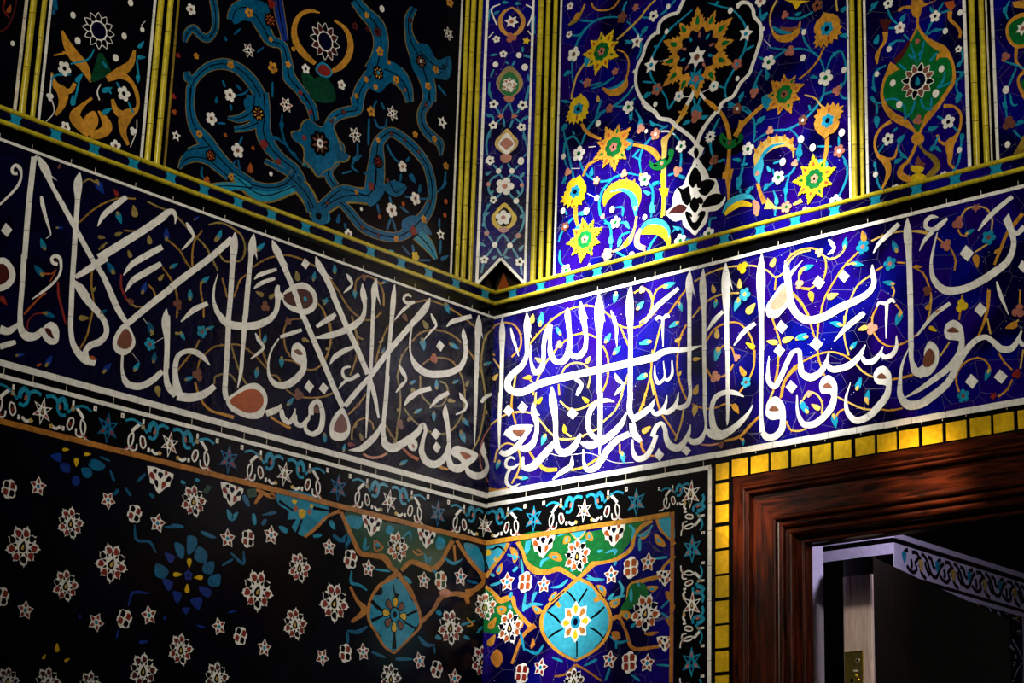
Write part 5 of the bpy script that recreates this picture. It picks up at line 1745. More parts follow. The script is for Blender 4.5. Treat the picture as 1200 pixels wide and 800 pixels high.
# dark arabesque panel, left wall
t = thing('tile_panel', 'wide black tile panel of turquoise arabesque bands with a pale lotus in a gold ring', 'tile panel', PL.p(-0.65, ZP, 0), 'tile panels')
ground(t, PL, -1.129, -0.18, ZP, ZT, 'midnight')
p = Panel(t, PL); p.tq = 'azure'
p.run('''
@ 190 0 6.667
A ultramarine 900,0,70 915,100,70 935,200,60 960,320,40
A azure 545,160,80 575,80,100 660,60,130 720,110,110 790,220,100 850,320,80 930,350,60 975,480,70 990,600,90 1070,700,70 1130,790,70
A azure 175,330,20 190,270,50 240,220,50 290,270,50 350,300,60 400,250,50 415,120,50 395,0,50
A azure 190,560,40 200,610,60 250,620,50
A azure 215,800,50 220,690,60 270,600,60 370,520,70 480,500,80 580,530,80 700,640,90 770,760,90
P azure 640,800 680,760 750,740 790,790 780,830 700,840
@ 190 100 6.667
A azure 225,20,60 215,170,60 250,320,80 340,440,110 440,560,90 560,680,80 700,770,70
A azure 130,650,14 180,580,70 260,560,70 350,580,70 430,640,60 520,720,50
A azure 200,510,30 290,490,60 360,480,50
A azure 790,60,70 800,220,80 790,370,110 840,480,100 920,570,80 1020,650,80 1080,760,90
A azure 720,80,110 700,200,80 600,260,60 510,255,16
A azure 560,345,40 660,330,50 750,290,70
A azure 800,590,30 900,640,40 990,690,40
A turquoise 280,800,30 500,785,50 700,800,50
A azure 1100,60,60 1170,190,70 1190,280,60
@ 360 0 6.667
A azure 370,0,70 440,90,90 540,200,110 575,330,110 560,440,120 540,540,180
A azure 500,590,110 420,690,90 390,790,90
A azure 600,540,120 700,590,130 770,680,90 800,800,50
A azure 830,60,50 790,150,60 790,240,50 810,330,80 870,440,130 920,590,110 950,700,100 955,800,90
A azure 880,400,110 990,510,90 1070,540,80 1095,450,20
A azure 1050,560,100 1020,600,40
@ 360 100 6.667
A azure 385,90,90 385,190,80 300,210,80 210,250,80 165,330,70 190,420,80 250,500,80 200,590,100 100,660,120 60,700,60
A azure 955,0,90 940,120,80 890,220,60 905,320,60 970,400,70 1030,450,60 1045,550,10
A azure 520,820,150 540,600,120 560,440,80 650,365,70 740,410,70 840,500,70 930,620,60 970,760,60
A azure 150,640,60 180,740,60 220,790,60
A turquoise -10,300,60 30,520,60 -10,640,60
@ 360 200 6.667
A azure 965,60,60 975,200,60 940,310,80 840,430,90 710,515,70 560,500,70 430,440,70 320,310,60 255,245,50
A azure 540,0,130 520,130,110 470,190,70 380,170,70 270,150,70 160,230,70 80,300,60
A turquoise 60,330,90 100,390,70 150,380,30
A azure 640,90,80 690,170,60 765,120,20
A turquoise 860,500,90 940,580,80 1005,690,20
A azure 0,240,60 30,320,60
S ochre 500,230,10 485,280,6
@ 360 0 6.667
P azure 520,470 640,475 745,550 720,640 640,650 560,725 490,690 450,620
P azure 830,350 930,345 1020,470 1105,440 1090,625 980,610 930,650 860,600
@ 190 0 6.667
P azure 590,50 700,0 820,40 835,120 760,135 650,95
P azure 540,130 580,90 660,130 720,180 640,160 560,190
@ 360 100 6.667
@ 176 0 2.5
A turquoise 240,512,20 330,572,36 425,545,30
A azure 405,515,36 450,560,36 488,628,26
A azure 645,575,40 570,575,36 520,600,36 488,640,20
@ 360 100 6.667
Z dullgold -11,262 52,292 108,322 158,272 223,247 208,322 233,392 258,462 283,528 333,553 308,598 223,608 198,653 148,668 77,720 22,648 -8,618 -36,588 -31,548 -41,488 -121,412 -133,367 -63,342 -53,302
Z azure -3,270 60,300 100,330 150,280 215,255 200,330 225,400 250,470 275,520 325,545 300,590 215,600 190,645 140,660 85,712 30,640 0,610 -28,580 -23,540 -33,480 -113,420 -125,375 -55,350 -45,310
@ 176 0 2.5
Z azure 478,610 492,600 520,625 512,655 488,662 470,640
Z midnight 486,622 500,628 496,645 485,640
@ 190 100 6.667
P azure 135,650 180,520 230,490 330,490 380,560 430,640 330,590 220,600
P azure 640,110 740,90 800,140 780,260 700,300 660,220
P turquoise 260,790 400,770 500,760 600,800 520,830
A azure 690,775,60 830,800,60 960,770,60 1040,680,60
@ 360 200 6.667
P azure 740,390 830,350 920,410 970,500 860,490 780,520
P azure 450,160 560,90 600,130 480,275 455,210
P azure 590,120 650,80 775,130 700,205 630,180
P turquoise 30,290 110,260 170,400 110,420 50,380
# lotus in a gold ring
@ 360 0 6.667
S ochre 95,100,10 20,85,30 -60,120,34 -100,200,40 -90,330,50 -20,430,50 60,500,30
S ochre 210,160,16 290,220,30 335,330,44 320,440,50 260,520,50 190,560,34
P turquoise 60,540 110,485 170,520 195,580 160,610 100,595
P red 75,545 110,505 165,530 185,575 150,595 100,580
P deepgreen 60,610 120,600 180,640 210,790 100,800 20,760
P deepgreen -40,560 40,600 60,700 20,720 -40,640
F ring white maroon 135,325,145
F bud rust rust 138,325,52
# flowers
F five white brown 265,665,40
F bud white white 580,70,34
F outl white maroon 1100,265,52
F five ochre brown 565,405,38 690,625,34 1000,545,32 940,675,32
F five ochre rust 460,120,26 530,680,24 455,622,26 380,750,22 635,490,18
F five ochre brown 1110,20,38
F five maroon black 545,250,38 800,155,24 370,205,32 465,230,20
F dark ochre sky 550,570,56
F dark brown white 885,480,54
F tref rust rust 760,705,16
@ 190 0 6.667
F five white brown 222,75,46 525,745,54
F five white black 1118,540,40
F outl white maroon 672,395,60
F five ochre brown 675,100,40 860,530,48
F five ochre rust 530,508,34 980,505,28 1020,385,20 262,440,26 845,310,22
F dark rust rust 840,160,60
F tref red red 120,435,22 85,755,24 850,30,40 1075,725,22
T 470,630 490,680
T 570,750 640,730 690,680
T 575,660 620,710
T 860,640 860,760
T 740,410 790,370
T 560,270 610,225
T 485,285 500,320
@ 190 100 6.667
F five white brown 380,260,54 585,510,60
F star5 white black 105,395,46
F bud white white 845,692,24
F outl white red 965,155,62
F five ochre brown 285,380,32 535,715,30
F dark ochre brown 745,220,62
F dark rust rust 375,550,50
F five red brown 790,460,38 905,595,24 1105,410,22 1155,210,20
F tref rust rust 90,210,24 490,390,18 345,745,34 705,490,18
B rust 685,645,84,0
T 935,220 930,330 970,470 1040,560 1090,610
T 840,390 900,420 970,470
T 590,580 610,700
T 570,590 535,650
T 530,150 540,195
T 430,295 490,300
T 600,460 625,400
T 310,640 305,700 330,740
B azure 930,320,70,180 890,415,60,100 1030,545,60,140 420,115,50,0
@ 360 100 6.667
F dark brown white 95,455,100
F bud white white 95,455,46
F bud red red 95,455,22
F outl white maroon 660,220,60 370,390,64
F five white rust 740,635,46
F star5 white black 1050,290,52
F five ochre brown 495,205,42 1080,630,30
F five ochre rust 550,430,22 840,385,28 990,420,28
F dark red red 550,600,52
F five maroon brown 280,210,24 185,280,20 920,155,18 755,425,20 865,520,18 650,380,18 620,740,20 495,780,26
T 390,450 390,540 350,640 400,680
T 340,670 270,690
T 480,260 475,470
T 520,260 560,330 600,330 620,260
T 540,120 510,180
T 575,130 600,190
T 620,460 670,560 720,610
T 800,690 830,750
T 730,690 725,750
T 1080,670 1070,760
T 1020,0 1080,80
B azure 390,565,80,60 785,575,50,30 820,730,80,150 460,685,50,80
@ 360 200 6.667
F five white brown 655,310,58 840,220,52
F star5 white black 1038,500,46
F five white brown 318,495,40
F bud white white 418,302,18
F five ochre brown 905,380,30 690,535,26 380,168,22
F five yellow yellow 840,670,40
F bud rust rust 745,262,24 560,362,24 1078,242,26 1070,350,24
F five red brown 495,125,30 825,470,40
F five maroon brown 425,445,24 550,505,20 150,255,18 620,75,22 955,240,16
T 640,200 655,260
T 545,260 560,340
T 660,370 690,470
T 650,370 620,465
T 720,280 790,330
T 1040,540 1035,650
T 1030,370 1030,450
T 760,200 800,210
T 870,220 940,220
T 740,590 800,660
T 860,700 960,700
T 820,580 830,640
T 870,180 880,110
T 290,410 300,460
T 1080,20 1060,120 1010,170
B azure 240,375,70,10 875,140,60,0 1070,110,50,200 1070,680,70,60
B sky 650,630,50,90
''')
p.done('arabesque')

# tulip panel, far left
t = thing('tile_panel', 'narrow black tile panel with a white outlined lotus above orange tulip scrolls', 'tile panel', PL.p(-1.35, ZP, 0), 'tile panels')
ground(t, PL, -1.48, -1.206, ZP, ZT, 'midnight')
p = Panel(t, PL)
p.run('''
@ 0 0 4
F ring white black 460,145,86
S ochre 290,145,10 310,200,34 345,260,50 390,310,44 425,385,10
Q ochre 290,240 340,245 370,290 330,275
Q deepgreen 420,380 460,250 480,250 520,330 500,360 440,385
S ochre 630,235,12 610,300,34 560,340,50 500,370,30
S ochre 560,345,40 610,380,20 640,440,18 640,510,20 590,545,60 575,610,34 600,680,12
S ochre 525,465,14 545,520,30 580,545,40
S ochre 240,340,8 260,400,30 290,430,50 290,490,34 260,540,14
S ochre 290,430,30 330,425,24 350,390,18
S ochre 250,260,6 300,250,10
S ochre 430,460,12 380,500,24 350,540,50 390,600,50 420,630,40
S ochre 460,520,8 490,560,34 500,600,50 460,630,44 420,630,40
P ochre 390,560 440,520 460,560 440,610 400,600
S white 470,395,5 455,430,6 465,470,6
S white 660,120,3 680,100,3
T 330,300 420,270 440,230
T 330,350 250,360 235,420
T 545,385 565,420
T 600,480 625,530
T 350,470 370,380
T 640,280 650,380
T 640,270 670,265
T 480,290 500,320
T 500,410 520,440
S white 240,350,3 235,440,5 250,530,4 215,570,4
S white 640,560,4 640,600,4 610,690,4
F five white black 300,322,36 578,440,36
F bud white white 362,192,22 540,272,22 340,72,20 580,170,20 610,14,20 665,140,16
F five white brown 305,595,26 540,685,30
F tref white white 232,455,20 622,615,20
B turquoise 660,210,40,40 660,270,40,90 645,370,40,180 370,365,50,40 340,470,50,0 500,420,50,70 500,520,50,60
B azure 255,20,60,160 250,55,30,0
''')
p.done('scroll_work')
# sliver at the left picture edge
t = thing('tile_panel', 'black tile panel cut off by the left picture edge with a dark red scroll', 'tile panel', PL.p(-1.7, ZP, 0), 'tile panels')
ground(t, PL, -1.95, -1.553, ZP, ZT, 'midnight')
p = Panel(t, PL)
p.run('''
@ 0 0 5.714
S red 30,0,14 20,60,10 60,120,10
S maroon 110,0,12 80,120,14 40,190,14 -20,220,16
F bud white white 82,292,22
B rust 60,60,60,20
''')
p.done('scroll_work')

# narrow panel across the corner, ending in a small gable over a dark niche
t = thing('tile_panel', 'very narrow cobalt tile panel in the corner ending in a white gabled notch', 'tile panel', PC.p(0, ZP, 0), 'tile panels')
hw = math.hypot(_aL, _aR)/2
gz = PC.at(587, 303)[1]; gu = PC.at(587, 303)[0]
mb = MB(); mb.poly(PC, [(-hw, ZP), (gu, gz), (hw, ZP), (hw, ZT), (-hw, ZT)], 'lapis', 0.001, 0.006); mb.build('ground', t)
mb = MB()
for a, b in (((-hw+0.012, ZP-0.002), (gu, gz)), ((hw-0.012, ZP-0.002), (gu, gz))):
    c = [(a[0]+(b[0]-a[0])*i/4, a[1]+(b[1]-a[1])*i/4, 0.0075) for i in range(5)]; Lq, Rq = outline_m(c)
    mb.ribbon(PC, Lq, Rq, 'white', 0.003, 0.004)
mb.build('gable_edge', t)
mb = MB(); seg_post(mb, PC, -hw+0.0135, ZP+0.003, ZT, 0.0078, 'white', 0.003); seg_post(mb, PC, hw-0.0135, ZP+0.003, ZT, 0.0065, 'white', 0.003); mb.build('fillet', t)
mb = MB(); mb.poly(PR, [(0.004, ZP), (0.055, ZP), (0.03, ZP+0.05)], 'rust', 0.0012); mb.poly(PL, [(-0.07, ZP), (0, ZP), (0, ZP+0.07)], 'black', 0.0012); mb.build('niche_tile', t)
p = Panel(t, PC)
p.run('''
@ 520 0 8
S ochre 640,70,14 560,120,30 530,190,40 550,280,40 620,345,24
S ochre 640,70,14 710,120,30 745,190,40 720,280,40 640,345,24
F six white rust 637,205,62
F tref rust rust 632,355,48
S turquoise 470,70,10 425,120,30 420,200,20
S white 530,40,10 450,80,14 470,170,14 500,235,14
S white 770,45,10 830,80,14 820,170,14 785,245,14
S turquoise 845,150,30 835,250,40 850,320,20
S white 415,360,8 470,300,8
S white 790,290,8 845,360,8
F star5 yellow yellow 775,385,38
F five white rust 495,370,34
F five white black 560,508,34
F bud white white 705,520,34 487,607,34 760,632,40
T 440,520 500,510
T 750,520 820,540
T 580,580 610,600
T 640,620 670,570
T 440,720 470,650
T 790,700 800,760
T 740,440 740,490
B turquoise 500,120,60,60 580,25,60,90 700,35,60,90
@ 520 90 8
P dullgold 615,-105 700,-40 745,60 700,150 615,190 540,150 490,60 540,-40
P green 615,-50 690,10 705,90 670,160 615,185 560,160 525,90 550,10
F lotus rust white 615,80,66,0
F bud rust rust 615,80,30
P rust 560,195 615,180 665,195 640,235 590,235
S turquoise 430,50,14 430,160,20 470,240,14
S turquoise 800,80,14 780,180,24 760,240,14
S turquoise 615,240,14 560,320,16 540,370,10
S turquoise 615,240,14 640,320,16 660,370,10
T 490,290 530,350
T 720,290 680,350
T 540,390 490,440 430,520 400,640 410,740
T 560,390 570,470
T 650,400 620,480
T 670,390 730,440
T 400,350 460,380 470,430
T 800,375 740,400 720,440
T 740,500 770,600 780,720 750,750
F five white black 470,260,42 742,268,46 465,455,40 730,475,40 435,780,40
F star5 rust rust 538,370,34 662,370,34
P straw 595,485 650,545 700,600 690,650 640,700 590,735 530,700 480,640 490,590 540,540
P white 592,525 640,580 665,640 630,690 590,730 545,690 510,640 540,580
P rust 590,575 630,595 655,635 620,660 585,690 560,660 525,635 550,595
P rust 530,740 580,725 640,745 610,790 560,795
F bud white white 725,785,38
B turquoise 435,365,56,80 770,385,60,60 425,550,60,20 755,570,60,-30 440,165,50,0 780,185,50,0
@ 520 180 5
F five white black 272,42,26
F bud white white 452,48,24 322,103,20 400,103,20 425,278,22 300,535,22 388,540,22
P rust 330,25 365,5 400,25 380,50 345,52
T 290,65 320,100
T 345,70 325,100
T 375,60 400,100
T 440,70 405,100
T 330,120 280,150 265,220 300,260
T 395,120 450,150 460,220 430,260
T 330,120 350,150
T 395,120 370,150
T 340,230 300,270
T 380,230 415,270
T 275,290 245,340 240,420 260,460
T 430,290 470,360 460,430 440,470
T 345,470 300,530
T 350,470 390,530
T 290,550 240,620 220,700
T 400,550 440,620 460,710
T 310,550 340,600
T 375,550 350,600
T 260,480 290,520
T 430,490 395,525
T 240,540 215,520
T 440,560 470,540
F five white rust 358,192,52
F five white black 292,272,22 238,622,24 445,635,26
F bud rose rose 262,180,16 458,186,16 252,466,20 436,482,20
P yellow 358,288 400,330 430,375 405,425 350,450 300,430 278,380 310,330
P black 355,315 390,345 400,380 380,420 350,430 315,410 302,375 325,340
F five white rust 350,376,44
P rose 318,445 345,428 382,448 350,466
B turquoise 262,115,40,60 462,125,40,40 250,355,44,60 465,365,44,60 235,410,40,10 230,535,40,120 455,555,40,40 285,225,30,30 435,225,30,-30 370,610,34,100 300,608,34,60 455,320,30,0 258,310,30,0
''')
p.done('scroll_work')
# ------------------------------------------------------------------ guard borders and dados
def lotus_unit(p, u, z, s):
    """white lily of the guard border with its turquoise tendrils, in metres on the wall"""
    k = MB(); h = p.base+0.0004
    for i, (m, P) in enumerate([('white', star(6, 0.42, 0.1))]+[('red' if i % 2 == 0 else 'black', drop(0.55*math.sin(i*math.pi/3+0.1), 0.55*math.cos(i*math.pi/3+0.1), 0.42, 0.24, i*math.pi/3+0.1)) for i in range(6)]+[('black', drop(0, 0, 0.5, 0.34, 0)), ('straw', drop(0, 0, 0.26, 0.16, 0))]):
        k.poly(p.pl, [(u+a*0.027*s, z+b*0.031*s) for a, b in P], m, h+0.0005+i*2e-5)
    k.build('lily', p.o)
def strip_strokes(p, u, z, s, L, flip=1):
    for m, w, P in L:
        c = cr([(u+a*1.08*flip*s, z+b*1.15*s, w*1.1*s) for a, b in P], step=0.002) if len(P) > 2 else [(u+a*1.08*flip*s, z+b*1.15*s, w*1.1*s) for a, b in P]
        if len(P) > 2: c = cr([(u+a*1.08*flip*s, z+b*1.15*s, w*1.1*s) for a, b in P], step=0.004)
        Lq, Rq = outline_m(c); p.scroll.ribbon(p.pl, Lq, Rq, m, p.base+p.lift()+0.0002)
    p.piece('lily_scroll')
HALF = [('turquoise', .007, [(.006, .030), (.022, .034), (.034, .026), (.036, .012), (.044, .002), (.056, .004)]), ('turquoise', .010, [(.036, .026), (.046, .034), (.054, .026), (.056, .014)]),
        ('sky', .003, [(.018, .033), (.030, .030)]), ('sky', .003, [(.046, .031), (.054, .022)]), ('rose', .006, [(.040, .022), (.042, .012)]),
        ('white', .006, [(.024, -.022), (.036, -.026), (.046, -.020)]), ('straw', .008, [(.022, -.020), (.026, -.026)]),
        ('white', .0035, [(.066, .000), (.062, -.016), (.068, -.022), (.075, -.014), (.074, .002), (.066, .000)]), ('red', .004, [(.068, -.006), (.069, -.014)]),
        ('white', .0035, [(.084, -.016), (.086, -.028), (.098, -.030), (.106, -.018), (.104, -.002), (.096, .004), (.094, -.008), (.100, -.024), (.112, -.033), (.126, -.034)]),
        ('white', .007, [(.078, .026), (.090, .016), (.100, .006)]), ('red', .004, [(.092, -.026), (.098, -.026)]), ('red', .004, [(.106, -.026), (.112, -.030)]),
        ('white', .009, [(.050, -.022), (.056, -.022)]), ('turquoise', .005, [(.060, .010), (.072, .020), (.100, .030), (.118, .024)]),
        ('ochre', .009, [(.068, .020), (.076, .020)]), ('sky', .005, [(.070, .020), (.074, .020)]), ('white', .005, [(.072, .026), (.072, .036)]),
        ('white', .010, [(.122, .032), (.130, .032)]), ('red', .004, [(.125, .032), (.128, .032)])]
def guard_run(p, u0, z, period, n, dirn=1):
    for i in range(n):
        u = u0+dirn*i*period
        lotus_unit(p, u, z, 1.0)
        for fl in (1, -1): strip_strokes(p, u, z, 1.0, HALF, fl)
        mb = MB(); ub = u+dirn*period/2
        for j, (m, P) in enumerate(m_blue('turquoise' if p.pl is PR else 'azure', 'rose' if p.pl is PR else 'red', 0.0)):
            mb.poly(p.pl, [(ub+a*0.031, z+b*0.036) for a, b in P], m, p.base+0.0008+j*2e-5)
        mb.build('star_flower', p.o)
ZG = 2.7525
t = thing('guard_border', 'dark flowered border strip running down to the corner below the left inscription', 'tile border', PL.p(-0.8, ZG, 0))
ground(t, PL, -1.95, 0, Z_BR, Z_W3, 'black'); p = Panel(t, PL)
guard_run(p, -0.012, ZG, 0.347, 6, -1); p.done()
t = thing('guard_border', 'black flowered border strip turning down beside the yellow door tiles', 'tile border', PR.p(0.4, ZG, 0))
ground(t, PR, 0, 0.722, Z_BR, Z_W3, 'black'); ground(t, PR, 0.622, 0.722, 1.6, Z_BR, 'black', 'upright_ground'); ground(t, PR, 0.722, 0.7365, 1.6, Z_W3+0.004, 'black', 'edge_ground')
mb = MB(); seg_post(mb, PR, 0.7275, 1.6, Z_W3+0.003, 0.0105, 'white', 0.0030); mb.build('fillet', t)
p = Panel(t, PR); guard_run(p, -0.004, ZG, 0.337, 2, 1)
# corner flower and the upright run
UG = 0.675
lotus_unit(p, 0.670, 2.750, 1.15)
strip_strokes(p, 0.670, 2.750, 0.72, HALF, -1)
class Up:                                             # the same strip turned to run downwards
    pass
def up_strokes(u, z, L, fl):
    for m, w, P in L:
        q = [(u+b, z-a*fl, w) for a, b in P]
        if len(q) > 2: q = cr(q, step=0.004)
        Lq, Rq = outline_m(q); p.scroll.ribbon(PR, Lq, Rq, m, p.base+p.lift()+0.0002)
    p.piece('lily_scroll')
for zc_ in (2.750, 2.481, 2.214, 1.95):
    if zc_ < 2.7: lotus_unit(p, UG, zc_, 1.1)
    for fl in (1, -1):
        if zc_ > 2.7 and fl < 0: continue
        up_strokes(UG, zc_, [(m, w, [(a*0.78, b) for a, b in P]) for m, w, P in HALF], fl)
    mb = MB(); zb = zc_-0.1335
    for j, (m, P) in enumerate(m_blue('turquoise', 'rose', 0.0)): mb.poly(PR, [(UG+a*0.031, zb+b*0.036) for a, b in P], m, p.base+0.0008+j*2e-5)
    mb.build('star_flower', t)
p.done()

# left dado
t = thing('tile_panel', 'large dark dado panel scattered with white stars and lotus rosettes below the left border', 'tile panel', PL.p(-0.8, 2.2, 0), 'tile panels')
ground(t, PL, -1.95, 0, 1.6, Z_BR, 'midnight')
mb = MB(); seg_strip(mb, PL, -1.95, -0.0, Z_BR, 0.0125, 'strap', 0.0030); mb.build('frame_strip', t)
p = Panel(t, PL); p.tq = 'azure'
p.run('''
@ 390 560 6
P deepgreen 75,250 400,315 840,430 760,560 690,640 520,600 460,640 360,540 210,520 150,480
S strap 55,240,26 110,360,28 150,450,28 190,525,36 280,545,34 360,560,44 410,630,34 450,660,30
S strap 840,440,34 800,510,26 760,590,34 700,640,40 620,610,36 550,590,34 480,650,28
S strap 870,440,24 920,520,24 970,590,28 1040,670,30 1060,720,30 1010,780,30 930,798,30
S strap 450,660,26 330,760,28
S strap 460,670,30 530,790,40
P turquoise 920,460 1000,470 1060,580 1060,660 980,580 930,510
P turquoise 90,270 210,290 180,360 120,340
P turquoise 390,330 430,350 400,400 370,380
P turquoise 740,410 790,440 770,500 730,500
S turquoise 230,420,20 225,500,24 260,480,16
S turquoise 480,430,14 540,380,14 550,430,10
S turquoise 640,530,18 670,590,26 690,550,14
S turquoise 130,650,20 135,740,24 180,750,20 240,790,20
S turquoise 290,640,16 400,655,20
S turquoise 500,690,20 550,740,30
S azure 0,400,40 60,440,30 100,420,50 90,500,20
S strap 290,440,14 300,510,14 350,490,14 300,440,14
S turquoise 300,460,26 330,480,20
S strap 560,510,12 600,540,14 630,530,12 590,500,12
S strap 850,470,20 860,590,12
S turquoise 780,560,20 850,600,24 910,570,14
S azure 940,720,24 1020,740,20
@ 390 667 6
P turquoise 440,60 520,110 540,200 610,280 610,360 560,440 500,520 430,570 360,530 330,460 270,390 240,300 280,180 340,180 350,90
S strap 470,20,26 420,60,22 330,110,24 280,180,22 250,270,24 250,350,18 300,440,18 370,550,16 430,590,14
S strap 450,30,22 530,130,36 580,230,24 610,310,20 610,400,20 540,480,18 430,590,14
S strap 120,120,18 170,220,24 220,280,44 130,370,20
S strap 620,370,30 700,290,26 770,190,34 860,170,34 940,180,44 1010,130,30 1060,80,26 1060,20,20
S strap 940,200,36 950,240,24
S black 270,220,26 330,280,24 370,300,10
S black 270,360,26 340,330,18 370,310,10
S black 450,170,30 440,220,10
S black 590,290,18 500,330,14
S black 590,420,18 500,370,12
S black 430,560,34 430,430,14
S black 420,100,10 440,200,10
S azure 100,430,26 170,440,30 240,400,24
S azure 270,580,24 370,620,20
S azure 440,630,30 560,630,20
S azure 600,470,20 660,530,30 720,530,20
S azure 710,540,14 715,590,14
S azure 100,440,20 105,520,20
S turquoise 700,0,24 740,40,14
S salmon 750,170,26 790,160,50 820,180,40
S turquoise 920,470,30 960,490,20
S turquoise 730,290,40 760,320,26
S turquoise 720,470,40 760,490,20
S turquoise 900,390,24 1000,360,14
S ochre 940,340,10 980,390,12 940,400,10
S turquoise 1010,450,16 1050,400,20
S strap 1120,640,0 1060,420,10
@ 200 500 6
P turquoise 735,490 1110,580 1100,640 1040,700 930,770 850,700 880,650 820,650 830,600 760,550
S strap 600,440,24 720,490,30 700,460,30
S strap 590,540,18 650,450,36
S strap 1190,590,26 1100,630,20 1020,710,24 940,775,20
S black 760,520,20 860,590,12
S black 1000,570,24 1110,590,14
S black 880,760,18 920,650,14
P yellow 845,515 890,520 870,545
P yellow 975,545 1005,550 985,575
P yellow 900,580 950,590 945,620 920,648 898,620
P rust 865,555 890,560 880,600 862,580
P rust 965,580 990,590 975,620 960,600
S turquoise 395,580,20 430,640,50 470,600,20
S azure 510,480,40 550,560,26
S turquoise 580,610,30 590,690,30
S azure 640,620,10 740,600,34
S azure 640,690,30 670,650,30
S azure 0,690,24 90,700,20
S azure 210,740,26 300,780,24
S turquoise 760,700,30 820,740,44
S turquoise 80,400,40 90,380,40
S turquoise 170,370,30 200,380,20
S deepgreen 240,430,60 270,450,60
S deepgreen 540,470,60 600,460,60
S turquoise 1120,660,40 1150,720,26
S turquoise 1000,770,30 1060,760,26
@ 0 600 4
P azure 880,110 920,120 920,160 880,200 875,150
P azure 930,160 970,190 960,240 910,220
P azure 950,250 1000,230 990,290 950,280
P azure 975,310 1030,290 1020,350 975,340
P ultramarine 930,350 990,370 980,400 940,380
P ultramarine 890,410 945,400 930,460
P ultramarine 850,450 890,450 870,480
P ultramarine 810,370 850,380 830,430
P ultramarine 760,310 810,330 790,370
P azure 730,240 790,280 770,310 730,300
P ultramarine 770,190 820,210 800,240
P azure 820,140 860,160 850,220 830,200
B gold 885,238,44,180 830,292,44,90 928,306,44,-90 875,357,44,0
F five ultramarine black 880,296,26
S azure 630,60,12 640,130,14 700,140,14 730,190,12
S azure 770,70,14 860,70,12
S azure 940,90,16 1010,120,14
S azure 1080,190,16 1140,240,14 1140,180,12
S azure 1040,250,10 1090,220,14
S ultramarine 600,440,10 620,380,14 700,380,14
S ultramarine 545,590,14 555,550,10
S ultramarine 650,610,20 690,605,14
S ultramarine 920,530,8 960,540,10
S ultramarine 1070,470,10 1110,460,10
B gold 265,635,44,0 205,677,28,30 312,692,28,60
F bud ultramarine ultramarine 372,488,12 770,498,12
@ 0 450 6
B gold 533,550,66,180 460,460,50,90 613,493,50,90
P azure 640,530 740,580 700,610 620,570
P azure 570,590 640,600 640,650 600,660
P ultramarine 420,560 480,560 490,620 430,610
P ultramarine 350,500 430,490 420,550
P ultramarine 500,670 540,640 560,700 520,715
S azure 700,510,14 770,540,20
S azure 770,600,12 800,680,24
S azure 960,690,16 1020,630,26
S azure 880,730,16 920,790,20
S azure 800,780,20 830,740,30
S azure 1050,770,20 1080,798,30
@ 0 0 1
F stared red red 29,715,12,0 112,729,12,20 184,613,12,5 266,631,12,-5 174,721,12,-15 256,734,11,-20 44,570,12,0 126,586,11,25 317,627,12,0 385,641,11,-5 431,666,11,0 309,759,11,0 377,770,11,25 425,764,11,-10 491,774,11,-20 532,795,12,0 496,680,11,0 539,676,11.5,0
F quad red black 157,602,11.5,15 290,631,11,0 145,725,12,20 281,745,11.5,15 1,699,12,10 10,573,12,5 410,655,12,10 404,765,11.5,0 511,784,11,20 
F quad rust deepgreen 516,680,11.5,0
F lotus red black 26,640,23,10 82,613,18,0 130,660,22,20 76,686,18,0 211,761,18,0 301,692,23,15 226,587,18,0 350,665,17,0 391,706,22,15 345,731,18,0 527,735,20,10 564,775,18,0
F lotus rust black 465,641,17,0 566,711,15,0
F halflotus red black 187,560,19,0 271,577,17,0 435,613,16,0 499,628,15,0
F lotus maroon black 167,786,20,0 253,794,18,0 457,795,17,0
F lotus maroon black 8,798,16,0 55,800,18,0 105,803,16,0
''')
# eight petalled heart of the turquoise medallion
u, v = PL.at(462, 720); mb = MB()
for i in range(8):
    a = i*math.pi/4
    mb.poly(PL, [(u+x*0.05, v+y*0.052) for x, y in drop(0.55*math.sin(a), 0.55*math.cos(a), 0.62, 0.5, a+math.pi)], 'black', 0.0018)
    mb.poly(PL, [(u+x*0.05, v+y*0.052) for x, y in drop(0.56*math.sin(a), 0.56*math.cos(a), 0.5, 0.4, a+math.pi)], 'gold' if i % 2 == 0 else 'brown', 0.0020)
mb.poly(PL, [(u+x*0.018, v+y*0.02) for x, y in disc(1)], 'black', 0.0021); mb.poly(PL, [(u+x*0.015, v+y*0.017) for x, y in disc(1)], 'turquoise', 0.0022); mb.poly(PL, [(u+x*0.007, v+y*0.008) for x, y in disc(1)], 'black', 0.0023)
mb.build('medallion_heart', t)
p.done('strap_work')

